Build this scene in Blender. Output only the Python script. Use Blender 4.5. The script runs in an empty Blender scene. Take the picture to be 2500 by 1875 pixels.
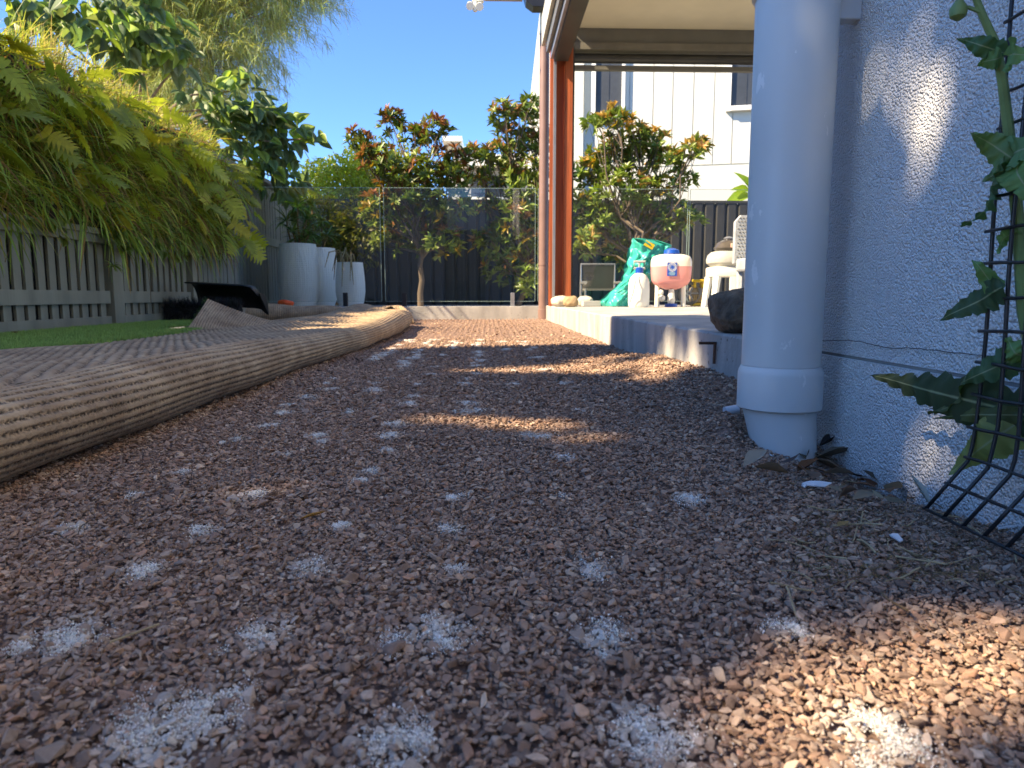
import bpy, bmesh, math, random
import numpy as np
from mathutils import Vector, Matrix, Euler, noise as mnoise

random.seed(7); rng = np.random.default_rng(7)
R_ = math.radians
scene = bpy.context.scene
col = scene.collection

# ------------------------------------------------------------------ camera, sky, sun, exposure
FPX = 1733.0; TH = math.atan(215 / FPX); CAM_H = .25
YAW = math.atan(60 / FPX * math.cos(TH))
cam_d = bpy.data.cameras.new('camera'); cam = bpy.data.objects.new('camera', cam_d); col.objects.link(cam)
cam_d.sensor_width = 36; cam_d.lens = 36 * FPX / 2500; cam_d.clip_start = .02; cam_d.clip_end = 500
cam.location = (0, 0, CAM_H); cam.rotation_euler = (math.pi / 2 - TH, 0, -YAW)
cam_d.dof.use_dof = True; cam_d.dof.focus_distance = 1.15; cam_d.dof.aperture_fstop = 13
scene.camera = cam

SUN_A = R_(20); SUN_E = R_(41)
S = Vector((-math.cos(SUN_E) * math.cos(SUN_A), -math.cos(SUN_E) * math.sin(SUN_A), math.sin(SUN_E)))
world = bpy.data.worlds.new('World'); scene.world = world; world.use_nodes = True
wn = world.node_tree.nodes; wl = world.node_tree.links
sky = wn.new('ShaderNodeTexSky'); sky.sky_type = 'NISHITA'; sky.sun_disc = False
sky.sun_elevation = SUN_E; sky.sun_rotation = math.atan2(S.x, S.y); sky.altitude = 3000
sky.air_density = 1.0; sky.dust_density = 0; sky.ozone_density = 9
wl.new(sky.outputs[0], wn['Background'].inputs[0]); wn['Background'].inputs[1].default_value = .094
sun_d = bpy.data.lights.new('sun', 'SUN'); sun = bpy.data.objects.new('sun', sun_d); col.objects.link(sun)
sun_d.energy = 3.6; sun_d.angle = R_(.42); sun_d.color = (1, .80, .54)
sun.rotation_euler = S.to_track_quat('Z', 'Y').to_euler(); sun.location = (-6, -2, 8)
scene.view_settings.view_transform = 'Standard'; scene.view_settings.look = 'None'
scene.view_settings.gamma = 1; scene.view_settings.exposure = 2.0
scene.view_settings.use_curve_mapping = False

_fw = Vector((math.sin(YAW) * math.cos(TH), math.cos(YAW) * math.cos(TH), -math.sin(TH)))
_rt = Vector((math.cos(YAW), -math.sin(YAW), 0)); _up = _rt.cross(_fw)
def ray(u, v): return _rt * ((u - 1250) / FPX) - _up * ((v - 937.5) / FPX) + _fw
def at(u, v, Y):
    d = ray(u, v); return d * (Y / d.y) + Vector((0, 0, CAM_H))
def gr(u, v, z=0.):
    d = ray(u, v); return d * ((z - CAM_H) / d.z) + Vector((0, 0, CAM_H))
def onx(u, v, X):
    d = ray(u, v); return d * (X / d.x) + Vector((0, 0, CAM_H))

# ------------------------------------------------------------------ materials
MATS = {}
def _mat(name):
    m = bpy.data.materials.new(name); m.use_nodes = True
    nt = m.node_tree; b = nt.nodes['Principled BSDF']; MATS[name] = m
    return m, nt, nt.nodes, nt.links, b
def mat(name, c, rough=.6, var=.15, scale=8., bump=0., bscale=60., metal=0., spec=.5, stretch=(1, 1, 1), c2=None, trans=0., bdist=.004, detail=5.):
    m, nt, N, L, b = _mat(name)
    tc = N.new('ShaderNodeTexCoord'); mp = N.new('ShaderNodeMapping'); mp.inputs['Scale'].default_value = stretch
    L.new(tc.outputs['Object'], mp.inputs[0])
    n = N.new('ShaderNodeTexNoise'); n.inputs['Scale'].default_value = scale; n.inputs['Detail'].default_value = detail
    L.new(mp.outputs[0], n.inputs['Vector'])
    rp = N.new('ShaderNodeValToRGB'); e = rp.color_ramp.elements
    e[0].position = .3; e[1].position = .72
    lo = c2 if c2 else tuple(x * (1 - var) for x in c); hi = c if c2 else tuple(min(1, x * (1 + var)) for x in c)
    e[0].color = (*lo, 1); e[1].color = (*hi, 1)
    L.new(n.outputs[0], rp.inputs[0]); L.new(rp.outputs[0], b.inputs['Base Color'])
    b.inputs['Roughness'].default_value = rough; b.inputs['Metallic'].default_value = metal
    b.inputs['Specular IOR Level'].default_value = spec
    if trans: b.inputs['Transmission Weight'].default_value = trans
    if bump:
        n2 = N.new('ShaderNodeTexNoise'); n2.inputs['Scale'].default_value = bscale; n2.inputs['Detail'].default_value = 4
        L.new(mp.outputs[0], n2.inputs['Vector'])
        bp = N.new('ShaderNodeBump'); bp.inputs['Strength'].default_value = bump; bp.inputs['Distance'].default_value = bdist
        L.new(n2.outputs[0], bp.inputs['Height']); L.new(bp.outputs[0], b.inputs['Normal'])
    return m
def leafmat(name, transl=.4, rough=.45, tint=(1.25, 1.25, .55), spec=.4):
    """colour comes from each leaf's own colour attribute"""
    m, nt, N, L, b = _mat(name)
    a = N.new('ShaderNodeAttribute'); a.attribute_name = 'Col'
    tc = N.new('ShaderNodeTexCoord'); n = N.new('ShaderNodeTexNoise'); n.inputs['Scale'].default_value = 35
    L.new(tc.outputs['Object'], n.inputs['Vector'])
    mr = N.new('ShaderNodeMapRange'); mr.inputs[3].default_value = .75; mr.inputs[4].default_value = 1.25; L.new(n.outputs[0], mr.inputs[0])
    mx = N.new('ShaderNodeVectorMath'); mx.operation = 'SCALE'; L.new(a.outputs['Color'], mx.inputs[0]); L.new(mr.outputs[0], mx.inputs['Scale'])
    L.new(mx.outputs[0], b.inputs['Base Color']); b.inputs['Roughness'].default_value = rough; b.inputs['Specular IOR Level'].default_value = spec
    t = N.new('ShaderNodeBsdfTranslucent'); tm = N.new('ShaderNodeVectorMath'); tm.operation = 'MULTIPLY'; tm.inputs[1].default_value = tint
    L.new(mx.outputs[0], tm.inputs[0]); L.new(tm.outputs[0], t.inputs[0])
    ms = N.new('ShaderNodeMixShader'); ms.inputs[0].default_value = transl
    L.new(b.outputs[0], ms.inputs[1]); L.new(t.outputs[0], ms.inputs[2]); L.new(ms.outputs[0], N['Material Output'].inputs[0])
    return m
def instmat(name, rough=.8, var=.25, scale=300., spec=.3):
    """colour comes from each scattered piece's own colour"""
    m, nt, N, L, b = _mat(name)
    a = N.new('ShaderNodeAttribute'); a.attribute_name = 'col'; a.attribute_type = 'INSTANCER'
    tc = N.new('ShaderNodeTexCoord'); n = N.new('ShaderNodeTexNoise'); n.inputs['Scale'].default_value = scale
    L.new(tc.outputs['Object'], n.inputs['Vector'])
    mr = N.new('ShaderNodeMapRange'); mr.inputs[3].default_value = 1 - var; mr.inputs[4].default_value = 1 + var; L.new(n.outputs[0], mr.inputs[0])
    mx = N.new('ShaderNodeVectorMath'); mx.operation = 'SCALE'; L.new(a.outputs['Color'], mx.inputs[0]); L.new(mr.outputs[0], mx.inputs['Scale'])
    L.new(mx.outputs[0], b.inputs['Base Color']); b.inputs['Roughness'].default_value = rough; b.inputs['Specular IOR Level'].default_value = spec
    return m

M = {}
M['stone'] = instmat('gravel_stone', .85, .32, 2.6, .2); M['grain'] = instmat('sand_grain', 1., .1, 2., .05); M['blade'] = instmat('turf_blade', .55, .2, 80)
M['leaf'] = leafmat('leaf', .47); M['leaf_dark'] = leafmat('leaf_glossy', .25, .32, (1.2, 1.3, .5)); M['leaf_thin'] = leafmat('leaf_thin', .5, .5, (1.3, 1.2, .5))
M['weed'] = leafmat('weed_leaf', .3, .5, (1.1, 1.25, .5), .25); M['dry'] = leafmat('dry_leaf', .15, .8, (1.1, 1, .8), .2)
M['fence'] = mat('olive_paint', (.21, .21, .16), .65, .25, 6, .35, 90, stretch=(1, 1, .12))
M['fence_tall'] = mat('slate_paint', (.19, .205, .185), .65, .2, 6, .3, 90, stretch=(1, 1, .12))
M['backfence'] = mat('charcoal_sheet', (.036, .034, .030), .55, .2, 4)
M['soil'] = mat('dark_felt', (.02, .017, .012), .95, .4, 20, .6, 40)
M['bark'] = mat('bark', (.16, .12, .085), .9, .35, 14, .6, 50, stretch=(1, 1, .25))
M['bark_pale'] = mat('bark_pale', (.28, .22, .16), .9, .35, 20, .5, 60)
M['pot'] = None
M['concrete'] = mat('concrete', (.42, .40, .36), .85, .18, 5, .5, 70, c2=(.33, .315, .29))
M['white_wall'] = mat('white_cladding', (.60, .615, .56), .7, .03, 2)
M['trim_white'] = mat('trim_white', (.8, .81, .76), .5, .03, 3)
M['grey_wall'] = mat('grey_render', (.42, .42, .40), .8, .06, 3)
M['screen'] = mat('flyscreen', (.035, .042, .052), .45, .12, 12)
M['orange'] = mat('oiled_timber', (.36, .085, .022), .55, .3, 9, .25, 60, stretch=(4, 4, .25))
M['brown_pipe'] = mat('brown_paint', (.24, .15, .125), .45, .12, 6)
M['cream'] = mat('cream_soffit', (.68, .63, .46), .7, .05, 4)
M['dark_metal'] = mat('dark_metal', (.045, .045, .04), .4, .2, 6)
M['mid_metal'] = mat('mid_grey_metal', (.15, .148, .13), .4, .1, 6)
M['black'] = mat('black_plastic', (.012, .012, .013), .45, .3, 10)
M['alu'] = mat('grey_aluminium', (.35, .36, .38), .35, .1, 8, metal=.6)
M['white_pl'] = mat('white_plastic', (.78, .77, .68), .4, .05, 5)
M['blue_pl'] = mat('blue_plastic', (.01, .075, .42), .35, .1, 8)
M['pink'] = mat('pink_liquid_tank', (.72, .30, .29), .35, .08, 5)
M['tankwhite'] = mat('milky_tank', (.80, .76, .66), .35, .06, 5)
M['teal'] = mat('teal_tarp', (.04, .40, .32), .35, .2, 6, .1, 14)
M['yellow'] = mat('yellow_plastic', (.72, .48, .02), .4, .1, 8)
M['grey_fab'] = mat('grey_fabric', (.42, .42, .38), .85, .12, 14, .4, 120)
M['cane'] = mat('pale_cane', (.42, .44, .45), .6, .2, 20, .5, 150)
M['rock'] = mat('dark_boulder', (.23, .17, .11), .9, .5, 30, 1., 60, c2=(.06, .045, .032), bdist=.014)
M['tanrock'] = mat('tan_rock', (.5, .36, .2), .85, .3, 14, .7, 50, c2=(.34, .22, .11), bdist=.01)
M['palerock'] = mat('pale_rock', (.6, .53, .42), .85, .2, 14, .7, 50, bdist=.01)
M['rust'] = mat('rusty_steel', (.12, .055, .03), .85, .4, 60, .6, 200)
M['wire'] = mat('coated_wire', (.018, .02, .022), .38, .3, 60)
M['orange_bag'] = mat('orange_bag', (.75, .10, .012), .5, .2, 20)
M['white_bit'] = mat('white_litter', (.7, .72, .72), .6, .1, 30)
M['straw'] = mat('straw', (.40, .31, .17), .85, .3, 50)
M['green_stem'] = mat('green_stem', (.16, .24, .07), .5, .25, 40)
M['brown_stem'] = mat('brown_stem', (.17, .11, .05), .8, .3, 40)

def special_mats():
    # stucco: coarse spattered render
    m, nt, N, L, b = _mat('stucco')
    tc = N.new('ShaderNodeTexCoord')
    n = N.new('ShaderNodeTexNoise'); n.inputs['Scale'].default_value = 420; n.inputs['Detail'].default_value = 2; n.inputs['Roughness'].default_value = .5
    v = N.new('ShaderNodeTexVoronoi'); v.inputs['Scale'].default_value = 250
    L.new(tc.outputs['Object'], n.inputs['Vector']); L.new(tc.outputs['Object'], v.inputs['Vector'])
    ad = N.new('ShaderNodeMath'); ad.operation = 'SUBTRACT'; L.new(n.outputs[0], ad.inputs[0])
    ml = N.new('ShaderNodeMath'); ml.operation = 'MULTIPLY'; ml.inputs[1].default_value = 1.5; L.new(v.outputs[0], ml.inputs[0]); L.new(ml.outputs[0], ad.inputs[1])
    bp = N.new('ShaderNodeBump'); bp.inputs['Strength'].default_value = 1.; bp.inputs['Distance'].default_value = .0042
    L.new(ad.outputs[0], bp.inputs['Height']); L.new(bp.outputs[0], b.inputs['Normal'])
    n2 = N.new('ShaderNodeTexNoise'); n2.inputs['Scale'].default_value = 3; n2.inputs['Detail'].default_value = 6; L.new(tc.outputs['Object'], n2.inputs['Vector'])
    rp = N.new('ShaderNodeValToRGB'); rp.color_ramp.elements[0].position = .35; rp.color_ramp.elements[1].position = .65
    rp.color_ramp.elements[0].color = (.84, .84, .82, 1); rp.color_ramp.elements[1].color = (.90, .90, .87, 1); L.new(n2.outputs[0], rp.inputs[0])
    # splash-back dirt near the ground with a ragged edge
    sx = N.new('ShaderNodeSeparateXYZ'); L.new(tc.outputs['Object'], sx.inputs[0])
    n3 = N.new('ShaderNodeTexNoise'); n3.inputs['Scale'].default_value = 14; n3.inputs['Detail'].default_value = 6; L.new(tc.outputs['Object'], n3.inputs['Vector'])
    h = N.new('ShaderNodeMath'); h.operation = 'MULTIPLY_ADD'; h.inputs[1].default_value = -.10; L.new(n3.outputs[0], h.inputs[0]); L.new(sx.outputs[2], h.inputs[2])
    mr = N.new('ShaderNodeMapRange'); mr.inputs[1].default_value = -.07; mr.inputs[2].default_value = .035; mr.inputs[3].default_value = .85; mr.inputs[4].default_value = 0
    L.new(h.outputs[0], mr.inputs[0])
    mx = N.new('ShaderNodeMix'); mx.data_type = 'RGBA'; mx.inputs[7].default_value = (.27, .235, .17, 1)
    L.new(mr.outputs[0], mx.inputs[0]); L.new(rp.outputs[0], mx.inputs[6]); L.new(mx.outputs[2], b.inputs['Base Color'])
    b.inputs['Roughness'].default_value = .8; M['stucco'] = m
    # painted pipe with flaked spots
    m, nt, N, L, b = _mat('pipe_paint')
    tc = N.new('ShaderNodeTexCoord'); n = N.new('ShaderNodeTexNoise'); n.inputs['Scale'].default_value = 22; n.inputs['Detail'].default_value = 7; n.inputs['Roughness'].default_value = .62
    mp = N.new('ShaderNodeMapping'); mp.inputs['Scale'].default_value = (1, 1, .45); L.new(tc.outputs['Object'], mp.inputs[0]); L.new(mp.outputs[0], n.inputs['Vector'])
    rp = N.new('ShaderNodeValToRGB'); e = rp.color_ramp.elements; e[0].position = .645; e[1].position = .66
    e[0].color = (.66, .69, .67, 1); e[1].color = (.84, .85, .82, 1); L.new(n.outputs[0], rp.inputs[0])
    n2 = N.new('ShaderNodeTexNoise'); n2.inputs['Scale'].default_value = 5; n2.inputs['Detail'].default_value = 5; L.new(tc.outputs['Object'], n2.inputs['Vector'])
    mr = N.new('ShaderNodeMapRange'); mr.inputs[3].default_value = .88; mr.inputs[4].default_value = 1.1; L.new(n2.outputs[0], mr.inputs[0])
    sc = N.new('ShaderNodeVectorMath'); sc.operation = 'SCALE'; L.new(rp.outputs[0], sc.inputs[0]); L.new(mr.outputs[0], sc.inputs['Scale']); L.new(sc.outputs[0], b.inputs['Base Color'])
    b.inputs['Roughness'].default_value = .42; M['pipe'] = m
    bp = N.new('ShaderNodeBump'); bp.inputs['Strength'].default_value = .25; bp.inputs['Distance'].default_value = .001; L.new(n.outputs[0], bp.inputs['Height']); L.new(bp.outputs[0], b.inputs['Normal'])
    # pots: woven honeycomb relief
    m, nt, N, L, b = _mat('pot_glaze')
    tc = N.new('ShaderNodeTexCoord'); v = N.new('ShaderNodeTexVoronoi'); v.inputs['Scale'].default_value = 48; v.inputs['Randomness'].default_value = .12; L.new(tc.outputs['Object'], v.inputs['Vector'])
    bp = N.new('ShaderNodeBump'); bp.inputs['Strength'].default_value = .8; bp.inputs['Distance'].default_value = .008; L.new(v.outputs[0], bp.inputs['Height']); L.new(bp.outputs[0], b.inputs['Normal'])
    n = N.new('ShaderNodeTexNoise'); n.inputs['Scale'].default_value = 4; n.inputs['Detail'].default_value = 6; L.new(tc.outputs['Object'], n.inputs['Vector'])
    rp = N.new('ShaderNodeValToRGB'); rp.color_ramp.elements[0].color = (.78, .81, .78, 1); rp.color_ramp.elements[1].color = (.92, .93, .88, 1); L.new(n.outputs[0], rp.inputs[0]); L.new(rp.outputs[0], b.inputs['Base Color'])
    b.inputs['Roughness'].default_value = .6; M['pot'] = m
    # turf backing with stitched ribs
    m, nt, N, L, b = _mat('turf_backing')
    a = N.new('ShaderNodeAttribute'); a.attribute_name = 'rib'
    tc = N.new('ShaderNodeTexCoord'); n = N.new('ShaderNodeTexNoise'); n.inputs['Scale'].default_value = 9; n.inputs['Detail'].default_value = 7; n.inputs['Roughness'].default_value = .65; L.new(tc.outputs['Object'], n.inputs['Vector'])
    rp = N.new('ShaderNodeValToRGB'); e = rp.color_ramp.elements; e[0].position = .33; e[1].position = .7
    e[0].color = (.30, .205, .125, 1); e[1].color = (.60, .45, .285, 1); L.new(n.outputs[0], rp.inputs[0])
    n2 = N.new('ShaderNodeTexNoise'); n2.inputs['Scale'].default_value = 170; n2.inputs['Detail'].default_value = 3; L.new(tc.outputs['Object'], n2.inputs['Vector'])
    r2 = N.new('ShaderNodeMapRange'); r2.inputs[1].default_value = .4; r2.inputs[2].default_value = .62; L.new(n2.outputs[0], r2.inputs[0])
    mu = N.new('ShaderNodeMath'); mu.operation = 'MULTIPLY'; L.new(a.outputs['Fac'], mu.inputs[0]); L.new(r2.outputs[0], mu.inputs[1])
    mx = N.new('ShaderNodeMix'); mx.data_type = 'RGBA'; mx.inputs[7].default_value = (.075, .058, .045, 1); L.new(mu.outputs[0], mx.inputs[0]); L.new(rp.outputs[0], mx.inputs[6]); L.new(mx.outputs[2], b.inputs['Base Color'])
    hh = N.new('ShaderNodeMath'); hh.operation = 'MULTIPLY_ADD'; hh.inputs[1].default_value = .7; L.new(mu.outputs[0], hh.inputs[0]); L.new(n2.outputs[0], hh.inputs[2])
    bp = N.new('ShaderNodeBump'); bp.inputs['Strength'].default_value = .9; bp.inputs['Distance'].default_value = .003; L.new(hh.outputs[0], bp.inputs['Height']); L.new(bp.outputs[0], b.inputs['Normal'])
    b.inputs['Roughness'].default_value = .9; b.inputs['Specular IOR Level'].default_value = .25; M['backing'] = m
    # gravel bed: earthy fines between the stones, printed by the turf's ribs farther on
    m, nt, N, L, b = _mat('gravel_bed')
    tc = N.new('ShaderNodeTexCoord')
    n = N.new('ShaderNodeTexNoise'); n.inputs['Scale'].default_value = 120; n.inputs['Detail'].default_value = 6; n.inputs['Roughness'].default_value = .7; L.new(tc.outputs['Object'], n.inputs['Vector'])
    rp = N.new('ShaderNodeValToRGB'); e = rp.color_ramp.elements; e[0].position = .34; e[1].position = .68
    e[0].color = (.13, .082, .064, 1); e[1].color = (.40, .27, .20, 1); L.new(n.outputs[0], rp.inputs[0])
    a = N.new('ShaderNodeAttribute'); a.attribute_name = 'sand'
    mx = N.new('ShaderNodeMix'); mx.data_type = 'RGBA'; mx.inputs[7].default_value = (.62, .57, .48, 1)
    n3 = N.new('ShaderNodeTexNoise'); n3.inputs['Scale'].default_value = 70; n3.inputs['Detail'].default_value = 5; L.new(tc.outputs['Object'], n3.inputs['Vector'])
    r3 = N.new('ShaderNodeMapRange'); r3.inputs[1].default_value = .42; r3.inputs[2].default_value = .58; L.new(n3.outputs[0], r3.inputs[0])
    mu = N.new('ShaderNodeMath'); mu.operation = 'MULTIPLY'; L.new(r3.outputs[0], mu.inputs[0]); L.new(a.outputs['Fac'], mu.inputs[1])
    L.new(mu.outputs[0], mx.inputs[0]); L.new(rp.outputs[0], mx.inputs[6]); L.new(mx.outputs[2], b.inputs['Base Color'])
    bp = N.new('ShaderNodeBump'); bp.inputs['Strength'].default_value = .9; bp.inputs['Distance'].default_value = .006; L.new(n.outputs[0], bp.inputs['Height']); L.new(bp.outputs[0], b.inputs['Normal'])
    b.inputs['Roughness'].default_value = .9; b.inputs['Specular IOR Level'].default_value = .2; M['bed'] = m
    # clear pool-fence glass: thin sheet
    m, nt, N, L, b = _mat('fence_glass')
    g = N.new('ShaderNodeBsdfGlossy'); g.inputs['Roughness'].default_value = 0.; g.inputs[0].default_value = (1, 1, 1, 1)
    t = N.new('ShaderNodeBsdfTransparent'); t.inputs[0].default_value = (.93, .96, .94, 1)
    fr = N.new('ShaderNodeFresnel'); fr.inputs[0].default_value = 1.7
    ms = N.new('ShaderNodeMixShader'); L.new(fr.outputs[0], ms.inputs[0]); L.new(t.outputs[0], ms.inputs[1]); L.new(g.outputs[0], ms.inputs[2]); L.new(ms.outputs[0], N['Material Output'].inputs[0]); M['glass'] = m
    m, nt, N, L, b = _mat('glass_edge'); b.inputs['Base Color'].default_value = (.35, .48, .44, 1); b.inputs['Roughness'].default_value = .15; M['glass_edge'] = m
special_mats()

# ------------------------------------------------------------------ building helpers
ORG = {}
def tag(o, label=None, cat=None, group=None, kind=None):
    if label: o['label'] = label
    if cat: o['category'] = cat
    if group: o['group'] = group
    if kind: o['kind'] = kind
    return o
def empty(name, loc, label, cat, group=None):
    o = bpy.data.objects.new(name, None); col.objects.link(o); o.location = loc; o.empty_display_size = .05
    ORG[o.as_pointer()] = Vector(loc); return tag(o, label, cat, group)
def link(o, parent=None):
    col.objects.link(o)
    if parent is not None: o.parent = parent; ORG[o.as_pointer()] = ORG.get(parent.as_pointer(), Vector())
    else: ORG[o.as_pointer()] = Vector(o.location)
    return o
class MB:
    def __init__(s): s.v = []; s.f = []
    def add(s, vs, fs):
        k = len(s.v); s.v += [tuple(x) for x in vs]; s.f += [tuple(i + k for i in f) for f in fs]; return s
    def box(s, c, d, rz=0., tilt=None, bev=0.):
        hx, hy, hz = d[0] / 2, d[1] / 2, d[2] / 2
        m = Matrix.Rotation(rz, 3, 'Z')
        if tilt: m = m @ Euler(tilt).to_matrix()
        c = Vector(c)
        if bev > 0:
            bm = bmesh.new(); bmesh.ops.create_cube(bm, size=1)
            for q in bm.verts: q.co = Vector((q.co.x * d[0], q.co.y * d[1], q.co.z * d[2]))
            bmesh.ops.bevel(bm, geom=list(bm.edges), offset=bev, segments=2, profile=.5, affect='EDGES')
            bm.verts.index_update()
            vs = [m @ q.co + c for q in bm.verts]; fs = [[q.index for q in f.verts] for f in bm.faces]; bm.free(); return s.add(vs, fs)
        vs = [m @ Vector((x, y, z)) + c for z in (-hz, hz) for x, y in ((-hx, -hy), (hx, -hy), (hx, hy), (-hx, hy))]
        return s.add(vs, [(3, 2, 1, 0), (4, 5, 6, 7), (0, 1, 5, 4), (1, 2, 6, 5), (2, 3, 7, 6), (3, 0, 4, 7)])
    def bx(s, x0, x1, y0, y1, z0, z1, bev=0.): return s.box(((x0 + x1) / 2, (y0 + y1) / 2, (z0 + z1) / 2), (x1 - x0, y1 - y0, z1 - z0), bev=bev)
    def tube(s, pts, rad, n=8, cap=True, loop=False):
        pts = [Vector(p) for p in pts]; m = len(pts)
        if not hasattr(rad, '__len__'): rad = [rad] * m
        prev = None; rings = []; vs = []
        for i, p in enumerate(pts):
            if loop: t = pts[(i + 1) % m] - pts[i - 1]
            else: t = pts[min(i + 1, m - 1)] - pts[max(i - 1, 0)]
            t.normalize()
            a = prev if prev is not None else (Vector((0, 0, 1)) if abs(t.z) < .9 else Vector((1, 0, 0)))
            b = t.cross(a); b.normalize(); a = b.cross(t); prev = a
            vs += [p + (a * math.cos(2 * math.pi * k / n) + b * math.sin(2 * math.pi * k / n)) * rad[i] for k in range(n)]
        fs = []
        for i in range(m if loop else m - 1):
            j = (i + 1) % m
            fs += [(i * n + k, i * n + (k + 1) % n, j * n + (k + 1) % n, j * n + k) for k in range(n)]
        if cap and not loop: fs += [tuple(range(n - 1, -1, -1)), tuple((m - 1) * n + k for k in range(n))]
        return s.add(vs, fs)
    def lathe(s, prof, c=(0, 0, 0), n=32, sq=1., sy=1.):
        c = Vector(c); vs = []
        for r, z in prof:
            for k in range(n):
                a = 2 * math.pi * k / n; ca, sa = math.cos(a), math.sin(a)
                if sq != 1.: ca = math.copysign(abs(ca) ** sq, ca); sa = math.copysign(abs(sa) ** sq, sa)
                vs.append(c + Vector((r * ca, r * sa * sy, z)))
        fs = [(i * n + k, i * n + (k + 1) % n, (i + 1) * n + (k + 1) % n, (i + 1) * n + k) for i in range(len(prof) - 1) for k in range(n)]
        fs += [tuple(range(n - 1, -1, -1)), tuple((len(prof) - 1) * n + k for k in range(n))]
        return s.add(vs, fs)
    def prism(s, poly, axis_vec):
        a = Vector(axis_vec); n = len(poly); p = [Vector(q) for q in poly]
        return s.add(p + [q + a for q in p], [tuple(range(n - 1, -1, -1)), tuple(range(n, 2 * n))] + [(i, (i + 1) % n, n + (i + 1) % n, n + i) for i in range(n)])
    def build(s, name, m, parent=None, smooth=False, origin=None, local=False):
        o0 = Vector() if local else ORG.get(parent.as_pointer(), Vector()) if parent is not None else Vector(origin) if origin is not None else Vector()
        me = bpy.data.meshes.new(name); me.from_pydata([tuple(Vector(v) - o0) for v in s.v], [], s.f)
        me.validate(); me.update()
        bm = bmesh.new(); bm.from_mesh(me); bmesh.ops.recalc_face_normals(bm, faces=bm.faces); bm.to_mesh(me); bm.free()
        if smooth:
            me.polygons.foreach_set('use_smooth', [True] * len(me.polygons))
            if smooth != 'all':
                try: me.set_sharp_from_angle(angle=R_(38))
                except Exception: pass
        me.materials.append(M[m] if isinstance(m, str) else m)
        o = bpy.data.objects.new(name, me)
        if parent is None: o.location = o0
        return link(o, parent)

def np_mesh(name, V, faces4, m, parent=None, smooth=False, colors=None, attr=None, origin=(0, 0, 0), faces_list=None):
    """fast mesh; faces4 an (N,k) array of one size"""
    me = bpy.data.meshes.new(name); V = np.asarray(V, dtype=np.float32) - np.asarray(origin, dtype=np.float32)
    F = np.asarray(faces4, dtype=np.int32); k = F.shape[1]
    me.vertices.add(len(V)); me.vertices.foreach_set('co', V.ravel())
    me.loops.add(F.size); me.loops.foreach_set('vertex_index', F.ravel())
    me.polygons.add(len(F)); me.polygons.foreach_set('loop_start', np.arange(0, F.size, k, dtype=np.int32))
    try: me.polygons.foreach_set('loop_total', np.full(len(F), k, dtype=np.int32))
    except Exception: pass
    if smooth: me.polygons.foreach_set('use_smooth', np.ones(len(F), dtype=bool))
    if colors is not None:
        a = me.color_attributes.new('Col', 'FLOAT_COLOR', 'POINT')
        c = np.ones((len(V), 4), dtype=np.float32); c[:, :3] = colors; a.data.foreach_set('color', c.ravel())
    if attr is not None:
        for nm, val in attr.items():
            a = me.attributes.new(nm, 'FLOAT', 'POINT'); a.data.foreach_set('value', np.asarray(val, dtype=np.float32))
    me.update(calc_edges=True); me.validate()
    me.materials.append(M[m] if isinstance(m, str) else m)
    o = bpy.data.objects.new(name, me)
    if parent is None: o.location = origin
    return link(o, parent)

# leaf templates: local y along the leaf, x across, z its upper side
def tmpl_lance(n=3, wpos=.45, droop=.18, fold=.12):
    ts = np.linspace(0, 1, n + 2); v = [(0, 0, 0)]; rows = []
    for t in ts[1:-1]:
        w = (t / wpos) ** .8 if t < wpos else ((1 - t) / (1 - wpos)) ** .75
        w *= .5; z = -droop * t * t
        rows.append(len(v)); v += [(-w, t, z + fold * w), (0, t, z), (w, t, z + fold * w)]
    v.append((0, 1, -droop)); f = []
    a = rows[0]; f += [(0, a + 1, a, a), (0, a + 2, a + 1, a + 1)]
    for a, b in zip(rows[:-1], rows[1:]): f += [(a, a + 1, b + 1, b), (a + 1, a + 2, b + 2, b + 1)]
    a = rows[-1]; k = len(v) - 1; f += [(a, a + 1, k, k), (a + 1, a + 2, k, k)]
    return np.array(v), f
def tris(f):
    out = []
    for q in f:
        q = list(dict.fromkeys(q))
        if len(q) == 3: out.append(q)
        elif len(q) == 4: out += [(q[0], q[1], q[2]), (q[0], q[2], q[3])]
        else: out += [(q[0], q[i], q[i + 1]) for i in range(1, len(q) - 1)]
    return np.array(out, dtype=np.int32)
def tmpl_heart():
    prof = [(0, -.06), (.16, -.13), (.34, -.08), (.45, .1), (.44, .3), (.34, .52), (.2, .75), (.07, .92), (0, 1.)]
    v = []; f = []
    mid = [(0, y, -.22 * max(y, 0) ** 2) for y in (-.06, .0, .05, .15, .32, .54, .76, .92, 1.)]
    k = len(prof)
    v += mid
    for sgn in (-1, 1):
        b = len(v); v += [(sgn * x, y, -.22 * max(y, 0) ** 2 + .14 * x - .25 * x * x) for x, y in prof]
        for i in range(k - 1): f.append((i, i + 1, b + i + 1, b + i))
    return np.array(v), f
def unit(a): return a / np.maximum(np.linalg.norm(a, axis=-1, keepdims=True), 1e-9)
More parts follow.
